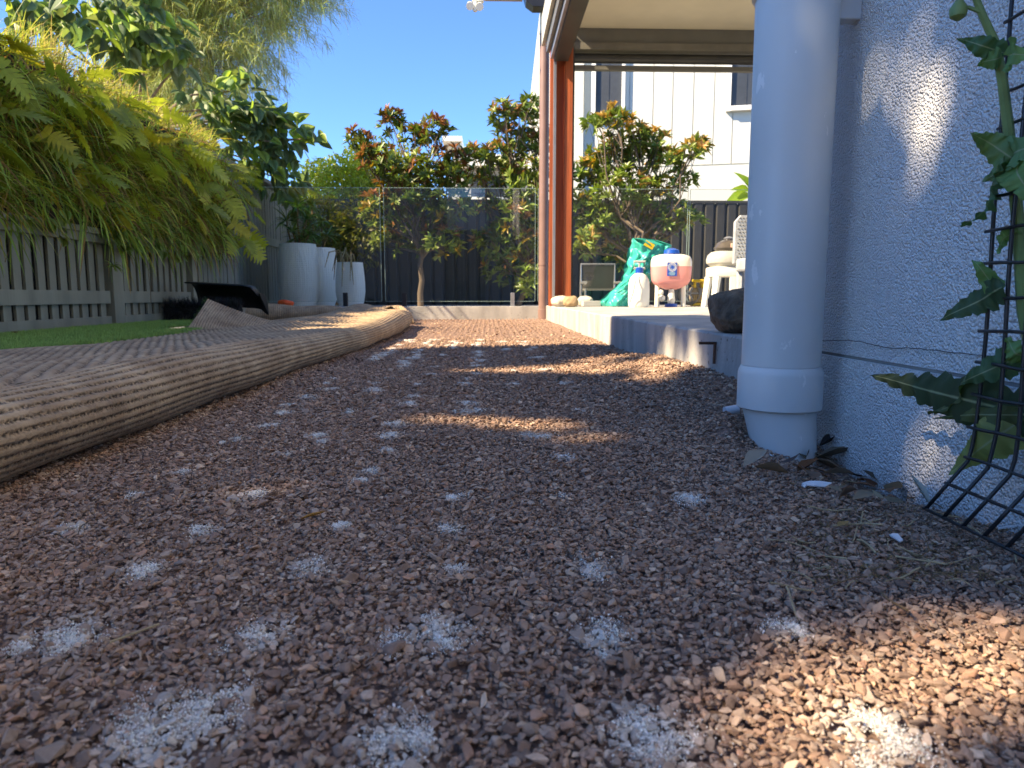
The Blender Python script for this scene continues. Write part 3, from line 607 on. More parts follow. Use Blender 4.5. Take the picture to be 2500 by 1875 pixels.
# ------------------------------------------------------------------ rolled-back turf
def turf_roll():
    t = empty('rolled_back_turf', (-.7, 3., 0), 'long fold of upturned artificial turf showing its dirty ribbed brown backing', 'turf mat')
    PITCH = .0165
    def ribv(ph, sharp=2.2): return (.5 + .5 * np.cos(2 * math.pi * ph / PITCH)) ** sharp
    def sheet(name, Pf, ns, nt_, amp=.0034, wb=.35):
        """Pf(s,t) -> positions (…,3) and rib phase; ribs stand proud of the surface"""
        s, tt = np.meshgrid(np.linspace(0, 1, ns), np.linspace(0, 1, nt_)); p, ph = Pf(s, tt)
        ds = np.gradient(p, axis=1); dt = np.gradient(p, axis=0); nrm = unit(np.cross(ds, dt)); rb = ribv(ph)
        wob = .75 + wb * np.sin(p[..., 1] * 61 + p[..., 0] * 47) * np.sin(p[..., 1] * 173)
        q = p + nrm * (rb * amp * wob)[..., None]
        I = np.arange(ns * nt_).reshape(nt_, ns); F = np.stack([I[:-1, :-1], I[:-1, 1:], I[1:, 1:], I[1:, :-1]], -1).reshape(-1, 4)
        return np_mesh(name, q.reshape(-1, 3) - np.array(ORG[t.as_pointer()]), F, 'backing', t, True, attr={'rib': rb.ravel()})
    YA, YB = -.4, 6.25
    def yt(tt): return YA + (YB - YA) * (tt ** 1.35)
    def xr(y): return -.605 + .012 * np.sin(y * 1.9) + .04 * sstep(2.2, 3.6, y) - .015 * sstep(4.2, 5.2, y) - .30 * sstep(5.55, 6.3, y) ** 2 - .03 * (1 - sstep(.4, 1.4, y))
    def rh(y): return .060 + .006 * np.sin(y * 1.3 + .4) + .006 * sstep(3.5, 5.5, y)
    def roll(s, tt):
        y = yt(tt); phi = R_(-105) + s * R_(270); r = rh(y) * np.sqrt(np.clip(1.0001 - sstep(5.75, 6.25, y) ** 3, .03, 1)); rr = r * (1 + .07 * np.sin(y * 2.7 + s * 4) + .035 * np.sin(y * 9 + s * 11) + .03 * np.sin(y * 4.3 - s * 9 + 1))
        cx = xr(y) - r; z = r * .97 + rr * np.sin(phi); x = cx + rr * 1.1 * np.cos(phi) - .05 * sstep(.75, 1, s)
        z = np.maximum(z, .003)
        return np.stack([x, y, z], -1), s * (R_(270) * .070) + .010 * np.sin(y * .8)
    sheet('rolled_fold', roll, 230, 560)
    # sheet lying back over the lawn, ribs running askew
    def xl(y): return -2.08 + .27 * sstep(2.8, 4.6, y) + .16 * sstep(4.4, 6.2, y) + .03 * np.sin(y * 2.2)
    def flat(s, tt):
        y = -.45 + (6.9 + .45) * tt; yc = np.minimum(y, 6.1); x0 = xr(yc) - rh(yc) * 1.25; x1 = xl(y); x = x0 + (x1 - x0) * s
        z = rh(yc) * 1.97 - .006 * (1 - sstep(0, .03, s)) - .004 - .072 * sstep(.12, .95, s) + (.016 * np.sin(s * 8 + y * 1.5) + .012 * vnoise(x, y, 4.) - .008) * sstep(.05, .3, s)
        z = z + .03 * np.exp(-((s - .4) / .14) ** 2) * sstep(3, 4.4, y)
        z = z * (1 - .75 * sstep(.93, 1, s)) + .004
        z = np.maximum(z, np.where(x < -1.48, .042, .012)) + .02 * sstep(5.9, 6.5, y)
        return np.stack([x, y, z], -1), ((x * math.cos(R_(24)) + y * math.sin(R_(24))) + .01 * np.sin(y * 3 + x * 4)) / 1.55
    sheet('flat_sheet', flat, 420, 540, .0065, .08)
    # far end doubled back against the kerb
    def far(s, tt):
        x = -2.25 + 1.62 * tt; hh = (.14 + .03 * np.sin(tt * 5 + .6) + .045 * sstep(.6, .9, tt)) * np.sqrt(np.clip(1.0001 - sstep(.86, 1., tt) ** 2, .02, 1)); a = R_(-60) + s * R_(235); r = hh / 2
        y = 6.8 + .14 * np.sin(tt * 4.) - .30 * sstep(.75, 1., tt) ** 2 - r * 1.2 * np.cos(a); z = r + r * np.sin(a); z = np.maximum(z, .004) + .012 * np.sin(tt * 17) * sstep(.2, .5, s)
        return np.stack([x, y, z], -1), x * .97 + .2 * y
    sheet('far_fold', far, 60, 560, .004)
    # standing flap
    A = gr(455, 826, .02); A.y = 4.35; A.x = at(452, 800, 4.35).x; B = at(507, 729, 4.7); Cc = at(725, 795, 4.72)
    def flap(s, tt):
        a, b, c = np.array(A), np.array(B), np.array(Cc)
        bot = a + (c - a) * tt[..., None]; bot = bot * [1, 1, 0] + np.array([0, -.03, .012])
        k = .10; w = np.clip(tt / k, 0, 1)[..., None]; w2 = np.clip((tt - k) / (1 - k), 0, 1)[..., None]
        top = (a + (b - a) * w) * (tt[..., None] <= k) + (b + (c - b) * w2) * (tt[..., None] > k)
        top = top - np.array([0, 0, .02]) * np.sin(math.pi * w2) 
        p = bot + (top - bot) * s[..., None]; p = p + np.array([0, -.05, .0]) * (np.sin(math.pi * s) * (1 - tt))[..., None]
        L = np.linalg.norm(c - a)
        return p, tt * L - s * .05
    sheet('raised_flap', flap, 40, 330, .0035)
    n = 240; k = rng.uniform(0, 1, n); p0 = np.array(A)[None] * [1, 1, .5] + (np.array(B) - np.array(A) * [1, 1, .5])[None] * k[:, None]
    ribbons('pile_fringe', p0 - np.array(ORG[t.as_pointer()]) + rng.normal(0, .006, (n, 3)), np.stack([rng.uniform(-1, -.2, n), rng.uniform(-.3, .6, n), rng.normal(0, .4, n)], -1), .025, .004, jit((.07, .14, .04), n, .3), 'leaf', 3, .3, t)
turf_roll()

# ------------------------------------------------------------------ left fences
FX = -2.66
def low_fence():
    t = empty('slatted_fence', (FX, 4.2, 0), 'low olive grey slatted fence below the planted wall', 'fence')
    ztop = .655
    zr0, zr1 = .198, .285
    y = 1.0; i = 0; sm = None
    posts = [(2.4, 2.49), (5.10, 5.24), (6.46, 6.56)]
    while y < 6.7:
        if not any(a - .02 < y + .04 < b + .02 for a, b in posts):
            if sm is None:
                q = MB(); q.bx(-.009, .009, -.034, .034, 0, ztop - .006, .002); sm = q.build('slat', 'fence', t, local=True); sm.location = (0, y + .04 - 4.2, .012)
            else: copy_of(sm, t, (random.uniform(-.002, .002), y + .04 - 4.2, .012), (random.uniform(-.004, .004), 0, random.uniform(-.02, .02)))
        y += .112 + random.uniform(-.006, .006); i += 1
    for a, b in posts: q = MB(); q.bx(FX - .05, FX + .05, a, b, -.06, ztop + .002, .003); q.build('post', 'fence', t)
    for (a, b) in ((.9, 2.38), (2.51, 5.08), (5.26, 6.44)):
        q = MB(); q.bx(FX + .011, FX + .034, a, b, zr0, zr1, .002); q.build('rail', 'fence', t)
        q = MB(); q.bx(FX + .012, FX + .034, a, b, .03, .11, .002); q.build('plinth_board', 'fence', t)
    q = MB(); q.bx(FX + .011, FX + .05, .9, 6.7, ztop - .05, ztop + .04, .003); q.build('top_rail', 'fence', t)
    for y in np.arange(2.9, 6.4, .21):
        q = MB(); q.tube([(FX + .051, y, ztop + .012), (FX + .055, y, ztop + .012)], .006, 8); q.build('screw', 'alu', t)
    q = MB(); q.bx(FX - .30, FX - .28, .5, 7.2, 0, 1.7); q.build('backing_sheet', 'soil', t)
low_fence()
def tall_fence():
    t = empty('tall_fence', (FX - .03, 9., 0), 'tall slate grey board fence with a sloping top rail behind the white pots', 'fence')
    y = 6.62; sm = None
    while y < 11.9:
        if sm is None: q = MB(); q.bx(-.01, .01, -.045, .045, 0, 1.57, .003); sm = q.build('board', 'fence_tall', t, local=True); sm.location = (0, y - 9, 0)
        else: copy_of(sm, t, (random.uniform(-.003, .003), y - 9, random.uniform(-.004, .004)))
        y += .104
    for z0, z1 in ((.86, .955), (.06, .15)): q = MB(); q.bx(FX - .018, FX + .012, 6.57, 11.95, z0, z1, .003); q.build('rail', 'fence_tall', t)
    q = MB(); q.bx(FX - .06, FX + .03, 6.57, 11.95, 1.575, 1.64, .003); q.build('top_rail', 'fence_tall', t)
    q = MB(); q.bx(FX - .13, FX - .05, 6.57, 11.95, 0, 1.55); q.build('backing_board', 'soil', t)
tall_fence()
def back_fence():
    t = empty('back_fence', (1., 12.1, 0), 'charcoal sheet metal boundary fence behind the small trees', 'fence')
    zt = at(1700, 497, 12.1).z; sm = None
    for i in range(58):
        x = -3.1 + i * .19
        if sm is None:
            q = MB(); q.prism([(-.085, 0, 0), (-.06, -.03, 0), (.06, -.03, 0), (.085, 0, 0), (.085, .01, 0), (-.085, .01, 0)], (0, 0, zt - .06)); sm = q.build('sheet_rib', 'backfence', t, local=True); sm.location = (x - 1, 0, .06)
        else: copy_of(sm, t, (x - 1, 0, .06))
    q = MB(); q.bx(-3.2, 8.1, 12.112, 12.13, 0, zt); q.build('sheet', 'backfence', t)
    q = MB(); q.bx(-3.2, 8.1, 12.06, 12.108, zt + .002, zt + .045); q.build('top_rail', 'backfence', t)
back_fence()

# ------------------------------------------------------------------ planted wall
def lobed(seed, pet=.24, blade=.2):
    """a feather-lobed leaf on its arching stalk; local y outward, z up"""
    r = random.Random(seed); V = []; F = []; C = []
    g = np.array((.33, .39, .05)) * r.uniform(.6, 1.3); g = g + np.array((.20, .11, 0)) * r.choice((0, 0, 0, .3, 1))
    n = 9; p = np.array((0., 0., 0.)); ang = R_(r.uniform(25, 60)); d = []
    pts = []
    for i in range(n): pts.append(p.copy()); p = p + np.array((0, math.cos(ang), math.sin(ang))) * pet / (n - 1); ang -= R_(r.uniform(3, 8))
    w = .0035
    for i, q in enumerate(pts):
        V += [q + (-w, 0, 0), q + (0, 0, w), q + (w, 0, 0)]; C += [(.34, .32, .10)] * 3
    for i in range(n - 1): F += [(3 * i, 3 * i + 1, 3 * i + 4, 3 * i + 3), (3 * i + 1, 3 * i + 2, 3 * i + 5, 3 * i + 4)]
    m = 8; q = pts[-1]; mid = []
    for i in range(m + 1): mid.append((q.copy(), ang)); q = q + np.array((0, math.cos(ang), math.sin(ang))) * blade / m; ang -= R_(r.uniform(1, 5))
    for i in range(m):
        t = i / m; (a, an), (b, _) = mid[i], mid[i + 1]; up = np.array((0, -math.sin(an), math.cos(an)))
        L = blade * .52 * (1.05 - t) ** .5 * (1 if i else .8) * r.uniform(.85, 1.1); fw = np.array((0, math.cos(an), math.sin(an))) * L * (.15 + .55 * t) * (1 if i > 1 else -.8)
        for sg in (-1, 1):
            out = np.array((sg, 0, 0)); k = len(V)
            i1 = a + out * L * .45 + fw * .35 + up * L * .06; i2 = b + out * L * .45 + fw * .35 + up * L * .06
            mm = (i1 + i2) / 2; tip = mm + out * L * .55 + fw * .75 - up * L * .14; h = (i2 - i1) * .30
            V += [a, b, i2, i1, mm + out * L * .3 + fw * .4 + h, mm + out * L * .3 + fw * .4 - h, tip]
            F += [(k, k + 1, k + 2, k + 3), (k + 3, k + 2, k + 4, k + 5), (k + 5, k + 4, k + 6, k + 6)]; C += [g * r.uniform(.9, 1.1)] * 7
    return mesh_only(np_mesh('leaf', np.array(V), tris(F), 'leaf', None, True, np.array(C)))
def mesh_only(o): me = o.data; bpy.data.objects.remove(o); return me
def planted_wall():
    w = empty('planted_wall_frame', (FX, 4.6, .7), 'dark felt frame that carries the hanging wall plants above the slatted fence', 'planter')
    q = MB(); q.bx(FX - .10, FX + .02, .9, 7.3, .70, 1.62); q.build('felt_panel', 'soil', w)
    q = MB(); q.bx(FX - .06, FX + .075, .9, 7.3, .66, .698); q.build('trough', 'fence', w)
    # lobed philodendron-like plants
    vars_ = []
    for i in range(8):
        me = lobed(i, random.uniform(.18, .40), random.uniform(.13, .235)); vars_.append(me)
    spots = [(2.8, 1.1), (3.05, .85), (3.35, 1.3), (3.6, .98), (3.75, 1.45), (4.05, 1.12), (4.3, 1.32), (4.45, .9), (4.8, 1.15), (5.05, 1.42), (5.3, .95), (5.55, 1.2), (5.9, 1.38), (6.1, 1.0), (6.45, 1.25), (6.7, .98), (6.95, 1.3), (7.15, 1.08), (3.0, 1.42), (4.15, 1.4), (5.1, 1.42), (6.2, 1.4), (3.3, 1.45), (4.6, 1.44), (7.2, .9), (7.3, 1.25), (7.25, 1.42)]
    for i, (y, z) in enumerate(spots):
        pl = empty('lobed_leaf_plant', (FX + .03, y, z), 'philodendron-like plant with feathered yellow-green leaves on the planted wall', 'plant', 'lobed-leaf plants on the planted wall')
        for k in range(8):
            o = bpy.data.objects.new('leaf', vars_[random.randrange(8)]); col.objects.link(o); o.parent = pl
            az = random.uniform(-1.6, 1.6); el = random.uniform(-.75, .65 if z < 1.3 else .4)
            o.rotation_euler = Euler((el, random.uniform(-.9, .9), -math.pi / 2 + az), 'XYZ'); s = random.uniform(.75, 1.2); o.scale = (s, s, s)
    # strappy tufts
    def tuft(seed, n, L, wd, cols, up, grav, spread):
        r = np.random.default_rng(seed); az = r.uniform(-1.5, 1.5, n); el = r.normal(up, spread, n)
        d = np.stack([np.cos(el) * np.cos(az), np.cos(el) * np.sin(az), np.sin(el)], -1); c = np.array(cols)[r.integers(0, len(cols), n)] * r.uniform(.75, 1.25, (n, 1))
        o = ribbons('strap_leaf_tuft', r.normal(0, .025, (n, 3)), d, r.uniform(.6, 1.1, n) * L, wd * r.uniform(.7, 1.2, n), c, 'leaf', 7, grav, None); return mesh_only(o)
    G1 = [(.15, .22, .035), (.20, .27, .05), (.10, .16, .03), (.26, .27, .06), (.12, .19, .05)]; DR = [(.38, .25, .11), (.26, .15, .07), (.34, .27, .10)]
    G2 = [(.42, .46, .10), (.48, .48, .14), (.36, .42, .09), (.52, .44, .20), (.46, .36, .20)]; YL = [(.42, .33, .03), (.34, .32, .04)]
    T1 = [tuft(i, 62, .40, .013, [tuple(2.2 * c for c in g) for g in G1] + DR[:2] + YL[:1] + G1[:2], .45, 2.0, .75) for i in range(6)]; T2 = [tuft(20 + i, 70, .22, .007, G2, 1.0, 1.2, .4) for i in range(4)]; T3 = [tuft(40 + i, 60, .3, .009, G1 + DR + DR, .0, 2.2, .5) for i in range(3)]
    FN = [tuft(60 + i, 60, .20, .011, [(.08, .15, .04), (.11, .19, .06)], .25, 1.5, .6) for i in range(2)]
    def put(me, y, z, name, label, grp, sc=1., dx=.03):
        o = bpy.data.objects.new(name, me); col.objects.link(o); o.location = (FX + dx, y, z); o.rotation_euler = (random.uniform(-.2, .2), random.uniform(-.2, .15), random.uniform(-.3, .3)); s = sc * random.uniform(.85, 1.15); o.scale = (s, s, s); tag(o, label, 'plant', grp)
    for z, step in ((.80, .25), (1.02, .30), (1.26, .30), (1.46, .34)):
        y = 2.5 + random.uniform(0, .2)
        while y < 7.3: put(random.choice(T1), y, z + random.uniform(-.07, .07), 'strap_leaf_tuft', 'arching tuft of long green strap leaves on the planted wall', 'strap-leaf tufts on the planted wall', 1.15, .05); y += step * random.uniform(.8, 1.2)
    y = 2.5
    while y < 7.25: put(random.choice(T2), y, 1.615 + random.uniform(-.02, .02), 'grassy_tuft', 'fine pale yellow-green grassy tuft along the top of the planted wall', 'grassy tufts on top of the planted wall', 1., random.uniform(-.06, .06)); y += random.uniform(.10, .17)
    for i in range(26): put(random.choice(T3), random.uniform(2.6, 7.3), random.uniform(.74, 1.4), 'dry_tuft', 'tuft of thin green and withered brown blades on the planted wall', 'part-withered tufts on the planted wall')
    for i in range(20): put(random.choice(FN), random.uniform(2.6, 7.3), random.uniform(.8, 1.5), 'fern_tuft', 'small dark green ferny tuft on the planted wall', 'ferny tufts on the planted wall', 1, .06)
    # round-leaved trailers along the lower edge
    hv = tmpl_heart(); rv = (hv[0] * np.array([1.25, .8, .8]), hv[1])
    for i, (y, z) in enumerate(((3.35, .72), (3.7, .68), (4.35, .70), (5.0, .69), (5.3, .70), (5.75, .68), (6.05, .70), (6.3, .68), (6.6, .7))):
        n = 16; pos = np.stack([rng.uniform(.05, .14, n), rng.normal(0, .07, n), rng.normal(-.02, .06, n)], -1); d = np.stack([rng.uniform(.2, .9, n), rng.normal(0, .6, n), rng.uniform(-1, -.1, n)], -1)
        o = leaves('round_leaf_plant', rv, pos, d, np.tile([1, 0, .5], (n, 1)) + rng.normal(0, .3, (n, 3)), rng.uniform(.06, .1, n), rng.uniform(.055, .085, n), jit((.15, .21, .04), n, .35), 'leaf_dark', None, (0, 0, 0)); o.location = (FX + .03, y, z)
        tag(o, 'trailing plant with round fleshy leaves below the planted wall', 'plant', 'round-leaved trailers on the planted wall')
    # long runners hanging in front of the slats, with plantlets
    for i, (u, v0, v1, Y) in enumerate(((80, 520, 560, 4.05), (285, 520, 600, 4.9), (278, 560, 690, 4.95), (370, 590, 740, 5.6), (440, 600, 700, 6.0), (12, 540, 640, 3.95))):
        p0 = onx(u, v0 - 40, FX + .14); p1 = onx(u + random.uniform(-8, 8), v1, FX + .10); rt = empty('hanging_runner', p0, 'thin hanging runner with a small leafy plantlet in front of the fence slats', 'plant', 'runners hanging from the planted wall')
        q = MB(); q.tube([p0 + (p1 - p0) * k + Vector((.012 * math.sin(k * 5 + i), .02 * math.sin(k * 4 + i), 0)) for k in np.linspace(0, 1, 9)], .0022, 5); q.build('stem', 'brown_stem' if i % 2 else 'green_stem', rt)
        n = 22; az = rng.uniform(0, 6.28, n); el = rng.normal(.1, .5, n); pp = p0 + (p1 - p0) * (.75 if i < 3 else .5) - p0
        if i in (0, 1, 2): ribbons('plantlet', np.tile(np.array(pp), (n, 1)), np.stack([np.cos(el) * np.cos(az), np.cos(el) * np.sin(az), np.sin(el)], -1), rng.uniform(.05, .11, n), .014, jit((.22, .30, .07), n, .25), 'leaf', 5, 1.6, rt)
planted_wall()

# ------------------------------------------------------------------ trees
def limb(pts, r0, r1, n=7):
    m = MB(); k = len(pts); m.tube(pts, [r0 + (r1 - r0) * i / (k - 1) for i in range(k)], n); return m
def bend(a, b, j=.08, n=5):
    a, b = Vector(a), Vector(b); L = (b - a).length
    return [a.lerp(b, i / (n - 1)) + (Vector((random.gauss(0, j), random.gauss(0, j), random.gauss(0, j * .5))) * L * (0 if i in (0, n - 1) else .6)) for i in range(n)]
LANCE = tmpl_lance(3, .45, .15, .25)
def whorl_tree(label, base_px, Y, fork, clumps, tipc, brown, seed, bright=1.):
    random.seed(seed); base = at(*base_px, Y); base.z = .1
    t = empty('small_tree', base, label, 'tree', None)
    fk = at(*fork, Y); m = MB(); m.tube(bend(base, fk, .04), [.045, .04, .037, .034, .032], 10)
    P, D, U, C = [], [], [], []
    for (u, v, r, n) in clumps:
        c = at(u, v, Y + random.uniform(-.35, .35)); pts = bend(fk + Vector((0, 0, random.uniform(-.1, .1))), c, .1, 6); m.tube(pts, [.022, .018, .015, .012, .009, .006], 6)
        for k in range(int(n * 1.2)):
            q = rdir(1)[0] * np.array([1, 1, .8]) * (random.random() ** .4) * r; p = np.array(c) + q
            if k % 4 == 0: m.tube(bend(pts[random.choice((2, 3, 4))], p, .06, 3), [.006, .005, .003], 4)
            ax = unit(q + np.array([0, 0, r * .75]) + rng.normal(0, r * .25, 3)); nl = random.randint(7, 10)
            a = rng.uniform(0, 6.28, nl); e1 = unit(np.cross(ax, [.3, .2, .9])); e2 = np.cross(ax, e1); op = rng.uniform(.5, 1.25, (nl, 1))
            d = ax[None] * np.cos(op) + (e1[None] * np.cos(a)[:, None] + e2[None] * np.sin(a)[:, None]) * np.sin(op)
            top = (q[2] / r > random.uniform(-.3, .9)) and random.random() < brown * (1.2 if v < 420 else .45)
            cc = np.array(tipc) if top else np.array((.16, .21, .04)) * random.uniform(.6, 1.5) if random.random() < .93 else np.array((.30, .20, .02))
            P.append(np.tile(p, (nl, 1))); D.append(d); U.append(np.tile(ax, (nl, 1)) + .01); C.append(jit(cc * bright, nl, .25))
    m.build('trunk', 'bark', t, True)
    P = np.concatenate(P); n = len(P); L = rng.uniform(.09, .15, n)
    leaves('crown', LANCE, P - np.array(base), np.concatenate(D), np.concatenate(U), L, L * .32, np.concatenate(C), 'leaf_dark', t)
whorl_tree('small bronze-tipped tree with one bare pale trunk behind the glass fence', (1027, 745), 10., (1030, 615),
           [(955, 300, .20, 26), (1010, 330, .17, 20), (1062, 320, .20, 26), (875, 345, .18, 22), (930, 400, .30, 50), (1050, 410, .34, 60), (1115, 390, .18, 22), (985, 470, .36, 60), (1085, 500, .34, 56), (930, 510, .28, 40), (1010, 570, .36, 60), (1080, 590, .30, 44), (950, 590, .22, 26), (1110, 440, .2, 22), (1165, 430, .14, 12)], (.30, .13, .06), .85, 11)
whorl_tree('small bronze-tipped tree close behind the brown downpipe', (1265, 750), 10.2, (1290, 690),
           [(1235, 280, .22, 28), (1290, 265, .2, 24), (1190, 380, .2, 24), (1160, 370, .12, 12), (1250, 350, .30, 46), (1310, 340, .26, 36), (1225, 430, .30, 46), (1290, 440, .32, 50), (1180, 500, .2, 20), (1260, 520, .36, 56), (1200, 590, .3, 44), (1290, 600, .32, 48), (1230, 660, .28, 40), (1300, 680, .25, 30)], (.34, .17, .07), .7, 12)
whorl_tree('sunlit yellow-green small tree in front of the white house', (1560, 750), 10., (1560, 640),
           [(1500, 285, .16, 22), (1455, 300, .14, 16), (1545, 320, .22, 32), (1595, 345, .20, 26), (1490, 370, .28, 46), (1560, 390, .30, 50), (1630, 395, .2, 26), (1690, 365, .17, 20), (1710, 350, .1, 10), (1440, 420, .26, 40), (1510, 460, .34, 56), (1590, 470, .30, 48), (1660, 440, .2, 22), (1420, 500, .26, 38), (1470, 540, .34, 54), (1560, 540, .34, 50), (1640, 530, .28, 40), (1690, 540, .14, 14), (1430, 590, .22, 26), (1520, 610, .3, 36), (1590, 590, .2, 22)], (.42, .26, .08), .6, 13, 1.3)

def bushy(name, label, cat, base, ells, n, lcol, ln, wd, m='leaf', group=None, stem='bark'):
    t = empty(name, base, label, cat, group); P = []; D = []; C = []
    q = MB()
    for (c, r, w) in ells:
        k = int(n * w); a = rdir(k); rad = (rng.uniform(0, 1, k) ** .33)[:, None]; bump = 1 + .22 * np.sin(a[:, :1] * 7 + c[0]) * np.sin(a[:, 1:2] * 6 + 1) + .15 * np.sin(a[:, 2:3] * 11)
        p = np.array(c)[None] + a * rad * bump * np.array(r)[None]; P.append(p); D.append(a + rng.normal(0, .6, (k, 3)) + np.array([0, 0, -.2])); C.append(jit(lcol, k, .35))
        for j in range(5): q.tube(bend(base, Vector(c) + Vector(rdir(1)[0]) * min(r) * .7, .08, 5), [.03, .022, .016, .010, .005], 5)
    q.build('trunk', stem, t, True); P = np.concatenate(P); D = np.concatenate(D); n2 = len(P)
    leaves('crown', LANCE, P - np.array(base), D, rng.normal(0, 1, (n2, 3)) + np.array([0, 0, 1]), rng.uniform(.7, 1.2, n2) * ln, rng.uniform(.7, 1.2, n2) * wd, np.concatenate(C), m, t); return t
b0 = Vector((-2.6, 13.2, 0))
bushy('hedge_shrub', 'bright yellow-green rounded bush rising above the charcoal fence', 'shrub', b0, [(at(850, 480, 13.2), (.75, .6, .75), .4), (at(930, 450, 13.4), (.8, .6, .75), .4), (at(775, 500, 12.8), (.45, .5, .75), .2)], 15000, (.46, .54, .10), .075, .045, 'leaf_thin')
b1 = Vector((-2.35, 10.6, .1))
bushy('corner_shrub', 'olive and bronze bush in the fence corner behind the glass', 'shrub', b1, [(at(800, 560, 10.8), (.4, .4, .45), .5), (at(880, 560, 10.6), (.4, .4, .5), .5)], 1600, (.13, .14, .035), .10, .04, 'leaf')

def broadleaf():
    base = Vector((-3.9, 8.3, 0)); t = empty('broad_leaved_tree', base, 'tree with big heart-shaped leaves rising behind the planted wall', 'tree')
    q = MB(); P, D, C, Ln = [], [], [], []
    q.tube(bend(base, at(330, 300, 8.), .05), [.06, .055, .05, .045, .04], 8); root = at(330, 300, 8.)
    for (u, v, Y, r, n) in ((60, 0, 7., .3, 30), (170, 20, 7.2, .3, 30), (270, 40, 7., .42, 60), (370, 60, 7.2, .35, 44), (430, 130, 7.3, .22, 18), (300, 130, 7.2, .25, 22), (120, 60, 7., .2, 14), (520, 260, 8., .34, 40), (600, 270, 8.1, .32, 40), (650, 310, 8.2, .30, 36), (700, 350, 8.3, .25, 24), (560, 340, 8., .34, 42), (640, 400, 8.3, .32, 36), (690, 440, 8.5, .28, 26), (740, 340, 8.3, .12, 5), (775, 335, 8.3, .06, 3), (700, 290, 8.2, .15, 8), (590, 200, 8.1, .16, 10), (725, 480, 8.8, .25, 20)):
        n = int(n * 1.4); c = at(u, v, Y); q.tube(bend(root, c, .08, 6), [.025, .02, .016, .012, .009, .005], 6); a = rdir(n)
        p = np.array(c)[None] + a * (rng.uniform(0, 1, n) ** .4)[:, None] * r; P.append(p); D.append(a * .5 + np.array([.25, -.2, -.55]) + rng.normal(0, .3, (n, 3)))
        C.append(np.where(rng.uniform(size=(n, 1)) < .16, jit((.32, .46, .09), n, .2), jit((.16, .23, .11), n, .3))); Ln.append(rng.uniform(.11, .2, n))
    q.build('trunk', 'bark_pale', t, True); P = np.concatenate(P); L = np.concatenate(Ln); n = len(P)
    leaves('crown', tmpl_heart(), P - np.array(base), np.concatenate(D), np.tile([.7, -.4, .6], (n, 1)) + rng.normal(0, .5, (n, 3)), L, L * .95, np.concatenate(C), 'leaf', t)
broadleaf()
def weeping():
    base = Vector((-5.6, 11.5, 0)); t = empty('weeping_tree', base, 'tall weeping tree with long drooping grey-green needles', 'tree')
    q = MB(); top = at(420, -420, 11.5); tr = bend(base, top, .03, 7); q.tube(tr, [.12, .11, .1, .08, .06, .05, .03], 9)
    Pn, Dn = [], []
    for i in range(2100):
        u = random.uniform(260, 800); v = random.uniform(-200, 350)
        lim = 800 - 260 * max(0, (v - 60) / 330) - random.uniform(0, 120) if v > 60 else 815 - random.uniform(0, 60)
        if u > lim: continue
        c = at(u, v - 60, random.uniform(10., 12.2)); st = tr[random.choice((3, 4, 5))]; 
        if i % 6 == 0: q.tube([st, st.lerp(c, .5) + Vector((0, 0, .25)), c], [.022, .014, .004], 4)
        dr = unit(np.array([random.gauss(.35, .5), random.gauss(-.2, .4), random.uniform(-.1, .5)])); L = random.uniform(.35, .7); n = 46
        k = rng.uniform(0, 1, (n, 1)); Pn.append(np.array(c)[None] + dr[None] * k * L + np.array([0, 0, -.55])[None] * (k ** 2) * L + rng.normal(0, .035, (n, 3))); Dn.append(dr[None] * .7 + rng.normal(0, .45, (n, 3)) + np.array([0, 0, -.3]))
    q.build('trunk', 'bark_pale', t, True); Pn = np.concatenate(Pn); n = len(Pn)
    ribbons('crown', Pn - np.array(base), np.concatenate(Dn), rng.uniform(.14, .32, n), .010, jit((.36, .42, .21), n, .35), 'leaf_thin', 3, 1.6, t)
weeping()

# ------------------------------------------------------------------ pool fence, pots
def glass_fence():
    Y = 7.80
    edges = [(480, 929), (939, 1306), (1314, 1676), (1682, 2060)]; labs = ['in front of the white pots', 'in front of the two bronze-tipped trees', 'behind the teal tarp and the spray bottle', 'behind the white stool']
    zt = at(1200, 460, Y).z; zb = at(1200, 735, Y).z
    for (u0, u1), lb in zip(edges, labs):
        x0 = at(u0, 600, Y).x; x1 = at(u1, 600, Y).x
        t = empty('glass_panel', ((x0 + x1) / 2, Y, .138), 'clear frameless pool fence glass panel ' + lb, 'glass panel', 'pool fence panels')
        q = MB(); q.add([(x0, Y, zb), (x1, Y, zb), (x1, Y, zt), (x0, Y, zt)], [(0, 1, 2, 3)]); q.build('pane', 'glass', t)
        q = MB(); q.bx(x0, x1, Y + .001, Y + .009, zt + .0005, zt + .0035); q.bx(x0 - .004, x0 - .0005, Y - .005, Y + .005, zb, zt); q.bx(x1 + .0005, x1 + .004, Y - .005, Y + .005, zb, zt); q.bx(x0, x1, Y - .005, Y + .005, zb - .004, zb - .001); q.build('polished_edge', 'glass_edge', t)
        for k in (.22, .80) if u0 != 939 else (.125, .85):
            x = x0 + (x1 - x0) * k; sp = MB(); sp.bx(x - .022, x + .022, Y - .028, Y - .008, .138, .285, .003); sp.bx(x - .022, x + .022, Y + .008, Y + .028, .138, .285, .003); sp.bx(x - .022, x + .022, Y - .0075, Y + .0075, .138, zb - .006)
            sp.build('spigot', 'alu' if (u0 == 939 and k > .5) else 'black', t)
glass_fence()
